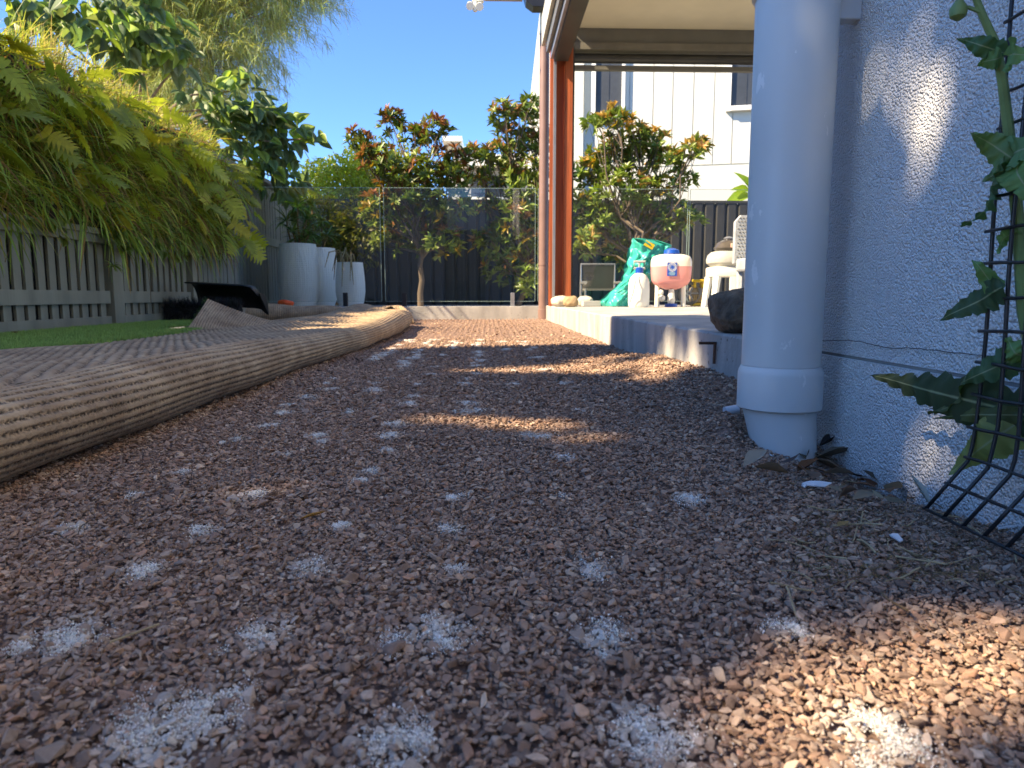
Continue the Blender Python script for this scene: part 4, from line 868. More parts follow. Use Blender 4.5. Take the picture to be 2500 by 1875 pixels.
def pots():
    def pot(c, r, h, label, shoulder=.82):
        t = empty('white_pot', c, label, 'pot', 'tall white garden pots')
        prof = [(r * .55, 0), (r * .72, h * .02), (r * .9, h * .15), (r, h * .36), (r, h * .55), (r * .95, h * .78), (r * .88, h * .97), (r * .875, h), (r * .80, h), (r * .78, h * .93)]
        q = MB(); q.lathe(prof, c, 44); q.build('vessel', 'pot', t, True)
        q = MB(); q.lathe([(r * .775, h * .93), (r * .2, h * .945)], c, 24); q.build('soil', 'soil', t); return t
    def rosettes(c, hs, label, n, seed):
        random.seed(seed); t = empty('pot_plant', c, label, 'plant'); m = MB(); Ps, Ds, Cs = [], [], []
        for (dx, dy, dz) in hs:
            p = c + Vector((dx, dy, dz)); m.tube(bend(c + Vector((dx * .4, dy * .4, -.05)), p, .05, 4), [.012, .011, .010, .008], 6)
            a = rng.uniform(0, 6.28, n); e = rng.uniform(-.25, 1.2, n); Ps.append(np.tile(np.array(p - c), (n, 1))); Ds.append(np.stack([np.cos(a) * np.cos(e), np.sin(a) * np.cos(e), np.sin(e)], -1)); Cs.append(jit((.12, .22, .05), n, .4))
        m.build('stem', 'brown_stem', t, True); P = np.concatenate(Ps); k = len(P)
        ribbons('foliage', P, np.concatenate(Ds), rng.uniform(.15, .27, k), .03, np.concatenate(Cs), 'leaf_dark', 6, 1.1, t)
    c1 = at(733, 755, 8.25); c1.z = .10; r1 = (at(782, 650, 8.25).x - at(683, 650, 8.25).x) / 2; h1 = at(733, 596, 8.25).z - .1
    pot(c1, r1, h1, 'tallest and widest white textured pot beside the board fence, holding a leafy plant')
    c2 = at(788, 755, 8.75); c2.z = .10; h2 = at(788, 606, 8.75).z - .1; r2 = .225; c2.x -= .03
    pot(c2, r2, h2, 'white textured pot half hidden behind the tallest pot')
    c3 = at(857, 755, 8.35); c3.z = .10; r3 = (at(894, 650, 8.35).x - at(822, 650, 8.35).x) / 2; h3 = at(857, 641, 8.35).z - .1
    pot(c3, r3, h3, 'shortest white textured pot, holding a dead drooping plant')
    rosettes(c1 + Vector((0, 0, h1 - .02)), [(-.05, 0, .14), (.10, .05, .30), (-.12, .02, .28), (.03, -.05, .42), (.14, -.05, .12), (.0, .1, .08)], 'leafy green plant with whorled narrow leaves in the tallest white pot', 26, 3)
    rosettes(c2 + Vector((0, 0, h2 - .02)), [(0, 0, .12), (.06, 0, .34), (-.06, 0, .5), (.12, -.03, .16)], 'leafy green plant in the half-hidden white pot', 24, 4)
    t = empty('dead_plant', c3 + Vector((0, 0, h3 - .03)), 'dead drooping brown plant in the shortest white pot', 'plant')
    for i in range(9):
        b = c3 + Vector((random.uniform(-.07, .07), random.uniform(-.07, .07), h3 - .03)); k = random.uniform(-.22, .24); q = MB()
        pts = [b, b + Vector((k * .3, -.05, random.uniform(.1, .2))), b + Vector((k * .8, -.12, random.uniform(.05, .15))), b + Vector((k, -.17, random.uniform(-.25, -.02)))]
        q.tube(pts, [.006, .005, .009, .003], 5); q.build('stalk', 'straw' if i % 3 else 'brown_stem', t)
pots()

# ------------------------------------------------------------------ houses beyond
def houses():
    Y = 15.2; t = empty('white_house', (3.2, Y, 0), 'white panelled two-storey house with dark screened windows beyond the charcoal fence', 'house')
    rot = R_(-14); piv = at(1600, 300, Y)
    def W(u, v, dep=0.):
        d = ray(u, v); n = Vector((math.sin(rot), -math.cos(rot), 0)) ; p0 = Vector((piv.x, piv.y, 0)) - n * 0
        o = Vector((0, 0, CAM_H)); k = (p0 - o).dot(n) / d.dot(n); p = o + d * k; return p + n * dep
    n = Vector((math.sin(rot), -math.cos(rot), 0)); ax = Vector((math.cos(rot), math.sin(rot), 0))
    def xs(u): return (W(u, 450) - Vector((piv.x, piv.y, 0))).dot(ax)
    def zz(v, u=1600): return W(u, v).z
    def blk(name, x0, x1, z0, z1, d0, d1, m, par=t):
        c = Vector((piv.x, piv.y, 0)) + ax * ((x0 + x1) / 2) + n * ((d0 + d1) / 2); c.z = (z0 + z1) / 2
        q = MB(); q.box(c, (x1 - x0, abs(d1 - d0), z1 - z0), rot); return q.build(name, m, par)
    ztop = 9.; zj = zz(408)
    blk('wall_core', xs(1395), xs(2150), -.1, ztop, -5., -.03, 'white_wall')
    es = [1447, 1533, 1590, 1637, 1687, 1737, 1783, 1840, 1900, 1960, 2040]
    for a, b in zip(es[:-1], es[1:]): blk('cladding_panel', xs(a) + .009, xs(b) - .009, zj + .015, ztop, -.028, .0, 'white_wall')
    blk('lower_cladding', xs(1395), xs(2040), 0, zj - .012, -.028, .004, 'white_wall')
    blk('pilaster', xs(1397), xs(1424), 0, ztop, -.03, .16, 'white_wall')
    for (u0, u1, v1) in ((1452, 1514, 272), (1776, 1850, 272)):
        fx0, fx1, fz0, fz1 = xs(u0), xs(u1), zz(v1), zz(v1) + 2.3
        w = blk('window', fx0, fx1, fz0, fz1, -.02, .035, 'screen')
        for (a, b, c, d, nm) in ((fx0 - .09, fx0 - .002, fz0 - .09, fz1, 'frame'), (fx1 + .002, fx1 + .07, fz0 - .09, fz1, 'frame'), (fx0 - .002, fx1 + .002, fz0 - .09, fz0 - .002, 'sill')): blk(nm, a, b, c, d, -.02, .11 if nm == 'frame' else .14, 'trim_white', w)
        blk('mullion', (fx0 + fx1) / 2 - .01, (fx0 + fx1) / 2 + .01, fz0, fz1, .036, .045, 'screen', w)
    # side wall that leans back to the roof
    pts = [W(1310, 10), W(1283, 251), W(1279, 520), W(1396, 520), W(1396, 10)]; q = MB(); q.prism([p + n * -.4 for p in pts], n * -.3); q.build('side_fin', 'white_wall', t)
    # low grey house farther off
    Y2 = 20.; g = empty('grey_house', at(1200, 600, Y2), 'distant grey rendered house with white parapet and eave between the small trees', 'house'); g.location.z = 0; ORG[g.as_pointer()] = g.location.copy()
    def fb(name, u0, u1, v0, v1, y, d, m, par=g):
        a = at(u0, v1, y); b = at(u1, v0, y); q = MB(); q.bx(a.x, b.x, y, y + d, a.z, b.z); return q.build(name, m, par)
    fb('wall', 1095, 1420, 412, 620, 20.2, 3, 'grey_wall'); fb('eave', 1128, 1420, 378, 404, 19.6, 3.2, 'trim_white'); fb('soffit', 1140, 1420, 404.5, 411, 19.9, 3, 'mid_metal')
    fb('parapet_tower', 1104, 1124, 346, 411, 20.1, 1.5, 'grey_wall'); fb('parapet_cap', 1080, 1128, 332, 344, 19.9, 1.8, 'trim_white'); fb('parapet_trim', 1124.5, 1129, 345, 411, 20.0, 1.6, 'trim_white')
    w = fb('window', 1150, 1230, 430, 480, 20.15, .04, 'screen'); fb('sill', 1146, 1234, 481, 486, 20.1, .08, 'trim_white', w)
    # banana leaf over the fence
    p = at(1850, 470, 12.6); b = empty('banana_plant', Vector((p.x, 12.6, 0)), 'banana plant with broad bright green leaves over the charcoal fence', 'plant')
    q = MB(); q.tube([(p.x, 12.6, 0), (p.x - .02, 12.6, 1.2), at(1835, 470, 12.6)], [.07, .06, .04], 10); q.build('stem', 'green_stem', b, True)
    for (u0, v0, u1, v1, wdt) in ((1835, 475, 1765, 498, .3), (1835, 470, 1803, 415, .2), (1838, 470, 1900, 420, .3), (1835, 472, 1790, 455, .22)):
        a0 = np.array(at(u0, v0, 12.6)); a1 = np.array(at(u1, v1, 12.45)); d = a1 - a0; leaves('leaf', tmpl_lance(5, .4, .2, .35), (a0 - np.array(ORG[b.as_pointer()]))[None], d[None], np.array([[0, -.8, .8]]), np.linalg.norm(d), wdt, np.array([(.26, .40, .03)]), 'leaf_thin', b)
houses()

# ------------------------------------------------------------------ things on the patio
def rock(name, c, r, m, label, seed, flat=.75, group=None):
    bm = bmesh.new(); bmesh.ops.create_icosphere(bm, subdivisions=4, radius=1)
    for v in bm.verts:
        p = v.co.copy(); k = 1 + .22 * mnoise.noise(p * 1.1 + Vector((seed, 0, 0))) + .08 * mnoise.noise(p * 3 + Vector((0, seed, 0))) + .025 * mnoise.noise(p * 9)
        q = p * k; q = Vector((math.copysign(abs(q.x) ** .8, q.x), math.copysign(abs(q.y) ** .85, q.y), math.copysign(abs(q.z) ** .8, q.z))); v.co = Vector((q.x * r[0], q.y * r[1], q.z * r[2]))
    zmin = min(v.co.z for v in bm.verts)
    me = bpy.data.meshes.new(name); bm.to_mesh(me); bm.free(); me.polygons.foreach_set('use_smooth', [True] * len(me.polygons)); me.materials.append(M[m]); o = bpy.data.objects.new(name, me); o.location = (c[0], c[1], c[2] - zmin); link(o); tag(o, label, 'rock', group); return o
rock('boulder', (.70, 1.93, SZ - .004), (.085, .10, .062), 'rock', 'dark brown rounded boulder on the slab edge beside the grey downpipe', 3.)
for (u, v, Y, r, m, lb, sd) in ((1370, 748, 6.75, (.10, .09, .052), 'palerock', 'pale tan rock at the foot of the orange post', 1.), (1393, 752, 6.5, (.07, .07, .05), 'tanrock', 'blocky orange-tan rock in front of the orange post', 5.), (1427, 748, 6.9, (.075, .06, .05), 'palerock', 'rounded whitish rock on the patio near the orange post', 8.)):
    p = at(u, v, Y); rock('rock', (p.x, Y, SZ - .003), r, m, lb, sd)
def patio_things():
    def p(u, v, Y): return at(u, v, Y)
    q = MB(); c = p(1442, 747, 6.8); q.box((c.x, 6.78, SZ + .028), (.17, .10, .05), .1, bev=.004); o = q.build('paver_offcut', 'grey_wall', None, origin=(c.x, 6.78, SZ)); tag(o, 'flat grey paver offcut lying beside the teal tarp', 'paver')
    # teal tarp, slumped over
    Y = 6.7; t = empty('teal_tarp', p(1510, 748, Y), 'crumpled teal plastic tarp slumped on the patio', 'tarp'); t.location.z = SZ; ORG[t.as_pointer()] = t.location.copy()
    rows = [(748, 1467, 1560), (738, 1466, 1566), (722, 1480, 1570), (705, 1500, 1578), (685, 1520, 1590), (660, 1530, 1605), (635, 1534, 1618), (612, 1538, 1640), (598, 1541, 1640), (586, 1543, 1600), (582, 1544, 1560)]
    ns, nt_ = 70, 90; V = np.zeros((nt_, ns, 3)); vv = np.array([r[0] for r in rows][::-1], float)
    for j in range(nt_):
        v = 748 - (748 - 582) * j / (nt_ - 1); l = np.interp(v, vv, [r[1] for r in rows][::-1]); r = np.interp(v, vv, [r[2] for r in rows][::-1])
        for i in range(ns):
            s = i / (ns - 1); u = l + (r - l) * s; yy = Y + .02 - .20 * math.sin(math.pi * min(1, s * 1.1)) * (.45 + .55 * (v - 582) / 166)
            h = 1 - (v - 582) / 166
            yy += .05 * (1 - abs(mnoise.noise(Vector((s * 5, h * 6, 3)))) * 2.4) + .016 * (1 - 2 * abs(mnoise.noise(Vector((s * 8 + h * 5, h * 7, 8)))))
            q = p(u + 5 * nz(s * 3, h * 5, 2.), v, yy); V[j, i] = (q.x, q.y, max(q.z, SZ + .003))
    I = np.arange(ns * nt_).reshape(nt_, ns); F = np.stack([I[:-1, :-1], I[:-1, 1:], I[1:, 1:], I[1:, :-1]], -1).reshape(-1, 4)
    o = np_mesh('sheet', V.reshape(-1, 3) - np.array(t.location), F, 'teal', t, True); sd = o.modifiers.new('thickness', 'SOLIDIFY'); sd.thickness = .004
    V2 = V[::6, ::6].copy(); V2[..., 1] = Y + .22 - .25 * np.abs(V2[..., 1] - Y); V2[..., 2] = SZ + (V2[..., 2] - SZ) * .93; a, b = V2.shape[:2]; I = np.arange(a * b).reshape(a, b); F = np.stack([I[:-1, :-1], I[1:, :-1], I[1:, 1:], I[:-1, 1:]], -1).reshape(-1, 4)
    np_mesh('rear_fold', V2.reshape(-1, 3) - np.array(t.location), F, 'teal', t, True)
    q = MB(); c = p(1585, 598, Y - .04); q.box(c, (.09, .012, .05), 0, (0, .5, 0)); q.build('edge_patch', 'yellow', t, True)
    # white spray bottle
    Y = 6.25; c = p(1559, 748, Y); c.z = SZ; t = empty('spray_bottle', c, 'white garden pressure sprayer with blue collar and pump handle', 'sprayer')
    r = (p(1585, 700, Y).x - p(1534, 700, Y).x) / 2; z = lambda v: p(1559, v, Y).z
    q = MB(); q.lathe([(r * .86, SZ), (r * .97, SZ + .015), (r, SZ + .05), (r, z(705)), (r * .97, z(690)), (r * .86, z(680)), (r * .62, z(672)), (r * .36, z(667))], (c.x, Y, 0), 28); q.build('bottle', 'white_pl', t, True)
    q = MB(); q.lathe([(r * .36, z(667) + .001), (r * .38, z(655)), (r * .30, z(653))], (c.x, Y, 0), 20); q.build('collar', 'blue_pl', t, True)
    w = r * .52; q = MB(); q.tube([(c.x - w, Y, z(655)), (c.x - w, Y, z(639)), (c.x + w, Y, z(639)), (c.x + w, Y, z(655))], .012, 8, loop=True); q.tube([(c.x, Y, z(656)), (c.x, Y, z(640))], .009, 8); q.build('pump_handle', 'grey_wall', t, True)
    q = MB(); q.tube([p(1553, 668, Y - .08), p(1551, 690, Y - .12), p(1546, 715, Y - .12), p(1538, 738, Y - .09)], .004, 6); q.build('hose', 'mid_metal', t, True)
    # backpack tank on its stand
    Y = 6.45; c = p(1636, 748, Y); c.z = SZ; t = empty('backpack_tank', c, 'milky plastic backpack tank half full of pink liquid with blue cap', 'sprayer')
    hw = (p(1684, 660, Y).x - p(1588, 660, Y).x) / 2; z = lambda v: p(1636, v, Y).z; zl = z(651)
    lo = [(hw * .25, z(707)), (hw * .50, z(703)), (hw * .82, z(695)), (hw * .95, z(685)), (hw * .99, z(668)), (hw, zl)]
    hi = [(hw, zl + .0005), (hw * 1.0, z(640)), (hw * .97, z(632)), (hw * .88, z(626)), (hw * .62, z(622)), (hw * .3, z(620.5))]
    q = MB(); q.lathe(lo, (c.x, Y, 0), 40, .62, .62); q.build('liquid', 'pink', t, True)
    q = MB(); q.lathe(hi, (c.x, Y, 0), 40, .62, .62); q.build('tank', 'tankwhite', t, True)
    q = MB(); q.lathe([(hw * .36, z(621.5)), (hw * .40, z(619)), (hw * .37, z(611)), (hw * .18, z(606.5))], (c.x, Y, 0), 24); cap = q.build('cap', 'blue_pl', t, True)
    yf = Y - hw * .62 - .004; x0, x1, z0, z1 = p(1629, 656, yf).x, p(1653, 656, yf).x, p(1640, 674, yf).z, p(1640, 641, yf).z
    q = MB(); q.bx(x0, x1, yf - .003, yf, z0, z1); lab = q.build('label', 'blue_pl', t)
    cx, cz = (x0 + x1) / 2, z0 + (z1 - z0) * .66; R1 = (x1 - x0) * .46; q = MB()
    for k in range(18):
        a = 2 * math.pi * k / 18; w = .10; q.add([(cx + R1 * .3 * math.cos(a), yf - .0045, cz + R1 * .3 * math.sin(a)), (cx + R1 * math.cos(a - w), yf - .0045, cz + R1 * math.sin(a - w)), (cx + R1 * math.cos(a + w), yf - .0045, cz + R1 * math.sin(a + w))], [(0, 1, 2)])
    q.build('starburst', 'white_bit', lab)
    q = MB()
    for k, wd_ in ((.24, .6), (.15, .7), (.07, .5)): q.bx(cx - (x1 - x0) * wd_ / 2, cx + (x1 - x0) * wd_ / 2, yf - .0045, yf - .0038, z0 + (z1 - z0) * k, z0 + (z1 - z0) * (k + .045))
    q.build('small_print', mat('print_pale', (.3, .5, .6), .5), lab)
    for u in (1604, 1668): q = MB(); a = p(u, 740, Y); q.tube([(a.x, Y, SZ + .003), (a.x, Y, z(690))], .022, 10); q.build('leg', 'white_pl', t, True)
    q = MB(); q.tube([(c.x, Y - .03, SZ + .002), (c.x, Y - .03, SZ + .03)], .055, 20); q.build('foot', 'blue_pl', t, True)
    q = MB(); q.lathe([(.03, SZ + .032), (.036, SZ + .06), (.026, z(712)), (.02, z(706))], (c.x, Y - .03, 0), 16); q.build('pump', 'white_pl', t, True)
    q = MB(); a = p(1616, 728, Y - .06); q.lathe([(.01, -.03), (.028, -.015), (.028, .015), (.01, .03)], a, 14); a = p(1614, 714, Y - .06); q.lathe([(.01, -.024), (.022, -.012), (.022, .012), (.01, .024)], a, 14); q.build('valve', 'white_pl', t, True)
    # small machine with wheel and yellow handle
    Y = 6.9; c = p(1697, 748, Y); c.z = SZ; t = empty('wheeled_machine', c, 'small grey wheeled machine with a yellow carry handle', 'machine')
    q = MB(); wc = p(1683, 716, Y); q.tube([wc + Vector((math.cos(a) * .10, .0, math.sin(a) * .10)) for a in np.linspace(0, 2 * math.pi, 28)[:-1]], .015, 8, loop=True)
    tyre = q.build('wheel', 'mid_metal', t, True); q = MB()
    for k in range(3): a = k * math.pi / 3; q.tube([wc + Vector((math.cos(a) * .09, 0, math.sin(a) * .09)), wc - Vector((math.cos(a) * .09, 0, math.sin(a) * .09))], .008, 6)
    q.build('spoke', 'alu', tyre)
    q = MB(); b = p(1707, 720, Y); q.box((b.x, Y + .06, b.z), (.14, .12, .15), bev=.02); q.build('body', mat('tan_housing', (.30, .25, .17), .5), t, True)
    for k in range(6): q = MB(); q.box((b.x - .05 + k * .02, Y - .005, b.z - .03), (.011, .015, .06), 0, (0, .15, 0)); q.build('fin', mat('fin_ochre', (.38, .28, .12), .5) if k == 0 else MATS['fin_ochre'], t)
    h0, h1 = p(1692, 700, Y), p(1718, 682, Y); q = MB(); q.bx(h0.x, h1.x, Y - .03, Y + .05, h1.z - .03, h1.z, .008); q.bx(h0.x, h0.x + .025, Y - .025, Y + .045, h0.z - .01, h1.z - .031, .004); q.bx(h1.x - .025, h1.x, Y - .025, Y + .045, h0.z - .01, h1.z - .031, .004); q.build('handle', 'yellow', t, True)
    q = MB(); q.bx(b.x - .06, b.x + .07, Y + .0, Y + .11, SZ + .002, b.z - .076, .006); q.build('skid', 'yellow', t)
    # white stool with folded grey cushion and a dark domed lamp on it
    Y = 6.2; c = p(1775, 745, Y); c.z = SZ; t = empty('white_stool', c, 'white moulded plastic stool with splayed legs', 'stool')
    x0, x1 = p(1728, 700, Y).x, p(1835, 700, Y).x; zt = p(1770, 652, Y).z; zq = p(1770, 676, Y).z
    q = MB(); q.bx(x0 + .02, x1, Y - .15, Y + .15, zq, zt, .012); q.build('seat', 'white_pl', t, True)
    for sx, sy in ((0, -1), (1, -1), (0, 1), (1, 1)):
        xx = x0 + .012 if sx == 0 else x1 - .05; q = MB(); q.tube([(xx + (.03 if sx == 0 else -.03), Y + sy * .115, zq), (xx, Y + sy * .135, SZ + .002)], [.036, .026], 4); q.build('leg', 'white_pl', t)
    xm = p(1768, 700, Y).x; q = MB(); q.bx(xm, xm + .05, Y - .155, Y - .13, SZ + .05, zq - .001, .004); q.build('brace', 'white_pl', t)
    zc = p(1770, 634, Y).z; hc = (p(1770, 615, Y).z - zt) / 2; bm = MB(); cx = (p(1730, 634, Y).x + x1) / 2; w2 = (x1 - p(1730, 634, Y).x) / 2
    bm.lathe([(w2 * .8, zt + .001), (w2 * .98, zt + hc * .5), (w2, zt + hc), (w2 * .94, zt + hc * 1.6), (w2 * .8, zt + hc * 2)], (cx, Y, 0), 36, .55, .9); o = bm.build('grey_cushion', 'grey_fab', None, True, (cx, Y, zt)); tag(o, 'folded pale grey cushion on the white stool', 'cushion')
    zk = zt + hc * 2; c = p(1772, 610, Y); t = empty('domed_appliance', (c.x, Y, zk), 'dark glassy domed appliance with pale lid knob on the grey cushion', 'appliance')
    q = MB(); q.lathe([(.10, zk + .001), (.125, zk + .03), (.10, zk + .075), (.05, zk + .10)], (c.x + .02, Y, 0), 28); q.build('dome', mat('smoked_glass', (.09, .08, .07), .12, .3, 12), t, True)
    q = MB(); q.lathe([(.035, zk + .101), (.045, zk + .115), (.02, zk + .13)], (c.x + .02, Y, 0), 16); q.build('knob', 'alu', t, True)
    q = MB(); q.bx(c.x + .0, c.x + .11, Y - .135, Y - .12, zk + .03, zk + .065, .003); q.build('plaque', mat('salmon_label', (.7, .42, .32), .5), t)
    # cane chair back beyond the house corner
    Y = 3.3; t = empty('cane_chair', p(1850, 745, Y), 'pale woven cane chair back just beyond the house corner', 'chair'); t.location.z = SZ; ORG[t.as_pointer()] = t.location.copy()
    xa = p(1797, 600, Y).x; q = MB(); zt = p(1800, 525, Y).z; q.prism([(xa - .005, Y, .40), (xa + .36, Y, .40), (xa + .36, Y, zt - .01), (xa + .02, Y, zt), (xa - .005, Y, zt - .03)], (0, .03, 0)); q.build('backrest', 'cane', t)
    sm = None
    for iz in range(int((zt - .42) / .016)):
        for ix in range(3):
            if sm is None: q = MB(); q.add([(-.005, 0, 0), (0, 0, -.004), (.005, 0, 0), (0, 0, .004), (0, -.005, 0)], [(0, 1, 4), (1, 2, 4), (2, 3, 4), (3, 0, 4)]); sm = q.build('weave', 'mid_metal', t, local=True); sm.location = (xa + .008 + ix * .015 - t.location.x, -.0005, .43 - SZ)
            else: copy_of(sm, t, (xa + .008 + ix * .015 + (.007 if iz % 2 else 0) - t.location.x, -.0005, .43 + iz * .016 - SZ))
    q = MB(); q.bx(xa, xa + .4, Y - .42, Y - .002, .36, .42, .01); q.build('seat', 'cane', t)
    for a, b in ((.03, -.38), (.36, -.38), (.03, .01), (.36, .01)): q = MB(); q.tube([(xa + a, Y + b, SZ + .002), (xa + a, Y + b, .36)], .02, 8); q.build('leg', 'cane', t)
    # grey sling chair and a second bottle behind the glass
    Y = 8.7; c = p(1455, 745, Y); t = empty('sling_chair', (c.x, Y, .1), 'grey sling chair seen through the glass fence', 'chair')
    x0, x1 = p(1418, 700, Y).x, p(1500, 700, Y).x; zt = p(1450, 645, Y).z; zs = p(1450, 705, Y).z
    q = MB(); q.tube([(x0, Y, zs), (x0, Y, zt), (x1, Y, zt), (x1, Y, zs)], .014, 8); q.build('back_frame', 'alu', t, True)
    q = MB(); q.bx(x0 + .02, x1 - .02, Y - .004, Y + .004, zs, zt - .02); q.build('sling', 'dark_metal', t)
    for x in (x0, x1): q = MB(); q.tube([(x, Y - .45, p(1, 690, Y).z), (x, Y, p(1, 690, Y).z)], .016, 8); q.build('armrest', 'alu', t, True)
    for x in (x0, x1):
        for yy in (-.42, 0): q = MB(); q.tube([(x, Y + yy, .102), (x, Y + yy, zs)], .014, 8); q.build('leg', 'alu', t, True)
    q = MB(); q.bx(x0 + .02, x1 - .02, Y - .44, Y - .01, zs - .02, zs); q.build('seat', 'mid_metal', t)
    # rusty rod sticking out of the slab
    t = empty('bent_rod', (SX, 1.75, .09), 'short rusty bent reinforcing rod sticking out of the slab edge', 'rod')
    a = onx(1744, 838, SX - .003); q = MB(); q.tube([(SX + .01, a.y, a.z), (SX - .05, a.y - .02, a.z + .002)], .004, 8); q.build('rod', 'rust', t, True)
    q = MB(); q.tube([(SX - .003, a.y - .005, a.z - .001), (SX - .006, a.y - .012, a.z - .055)], .004, 8); q.build('nail', 'rust', t, True)
patio_things()

# ------------------------------------------------------------------ power broom, bag, bits on the lawn
def broom():
    Y = 5.9; t = empty('power_broom', at(500, 790, Y), 'black power broom head with bristle roller and guard on the turf', 'power broom'); t.location.z = .01; ORG[t.as_pointer()] = t.location.copy()
    a = at(405, 752, Y); b = at(588, 752, Y); r = .115; a.z = b.z = r + .018
    q = MB(); q.tube([a, b], .045, 16); q.build('core', 'black', t, True)
    n = 4200; k = rng.uniform(0, 1, n); an = rng.uniform(0, 6.28, n); p0 = np.array(a)[None] + (np.array(b) - np.array(a))[None] * k[:, None]; d = np.stack([rng.normal(0, .12, n), np.cos(an), np.sin(an)], -1)
    ribbons('bristles', p0 - np.array(ORG[t.as_pointer()]) + d * .03, d, rng.uniform(.05, .10, n), .004, jit((.05, .05, .052), n, .6), 'dry', 3, .05, t)
    # curved guard over the roller
    V = []; nn = 18; m = 10; x0 = at(452, 700, Y).x; x1 = at(630, 700, Y).x
    for j in range(m + 1):
        w = j / m; x = x0 + (x1 - x0) * w; drop = .0 if w < .85 else (w - .85) / .15
        for i in range(nn + 1):
            an = R_(108) - R_(112) * i / nn; rr = .185 - .03 * drop ** 2; V.append((x, Y + .05 + rr * math.cos(an) * 1.1, a.z + .02 + rr * math.sin(an) * 1.0 - .05 * drop ** 2 + .03 * (1 - w)))
    F = [(j * (nn + 1) + i, j * (nn + 1) + i + 1, (j + 1) * (nn + 1) + i + 1, (j + 1) * (nn + 1) + i) for j in range(m) for i in range(nn)]
    q = MB(); q.add(V, F); o = q.build('guard', 'black', t, 'all'); sd = o.modifiers.new('thickness', 'SOLIDIFY'); sd.thickness = .008
    q = MB(); rim = [(x1, Y + .05 + .17 * math.cos(s), a.z - .03 + .17 * math.sin(s)) for s in np.linspace(R_(108), R_(-4), 14)]; q.prism(rim, (.012, 0, 0)); q.build('side_plate', 'black', t)
    # orange bag
    c = at(688, 748, 7.3); c.z = .14; q = MB(); n = 12
    o = rock('orange_bag', (c.x, 7.45, .138), (.085, .06, .035), 'orange_bag', 'small crumpled orange bag lying beside the tallest white pot', 21.); o['category'] = 'bag'
    o = rock('litter_scrap', (*gr(197, 838, .03).to_tuple()[:2], .03), (.018, .012, .010), 'white_bit', 'small white scrap lying on the edge of the upturned turf', 31.); o['category'] = 'litter'
    for (u, v, L) in ((310, 790, .06), (395, 792, .05), (440, 795, .07), (35, 822, .07), (12, 852, .05), (240, 795, .04), (340, 803, .05)):
        g = gr(u, v, .03); d = np.array([[random.uniform(-1, 1), random.uniform(-.6, .6), .05]]); o = leaves('dry_leaf', tmpl_lance(3, .5, -.3, .5), np.zeros((1, 3)), d, np.array([[0, 0, 1.]]), L, L * .45, jit((.17, .11, .06), 1, .3), 'dry'); o.location = (g.x, g.y, .034); tag(o, 'small dry brown leaf lying on the green turf by the slatted fence', 'leaf', 'dry leaves on the turf')
broom()

# ------------------------------------------------------------------ wire mesh and weed by the wall
def wire_mesh():
    X = .522; t = empty('wire_mesh_panel', (X, .7, 0), 'black coated wire mesh panel with its bottom bent outward, standing by the rendered wall', 'wire mesh')
    ys = [.735 - .031 * i for i in range(9)]; zk = .076; sp = .0345
    def kinkp(y, s): return (X - .034 * s, y + .018 * s, zk - .062 * s)
    for i, y in enumerate(ys):
        q = MB(); j = random.uniform(-.001, .001); pts = [Vector(kinkp(y, 1)), Vector(kinkp(y, .5)), Vector(kinkp(y, .06)), Vector((X + j, y, zk + .012))] + [Vector((X + .0025 * math.sin(z * 9 + i) + .012 * z, y + .0012 * math.sin(z * 23 + i), z)) for z in np.arange(zk + .04, .95, .03)]
        q.tube(pts, .0021, 8); q.build('wire', 'wire', t, 'all')
    for k in range(26):
        z = zk + sp * k; q = MB(); q.tube([(X - .0035 + .012 * z + .0015 * math.sin(y * 40 + k), y, z + .001 * math.sin(y * 55 + k * 2)) for y in np.linspace(ys[0] + .004, ys[-1], 12)], .0018, 8); q.build('wire', 'wire', t, 'all')
    for s in (.5, 1.):
        a = kinkp(ys[0] + .004, s); b = kinkp(ys[-1], s); q = MB(); q.tube([a, b], .0019, 8); q.build('wire', 'wire', t, 'all')
wire_mesh()
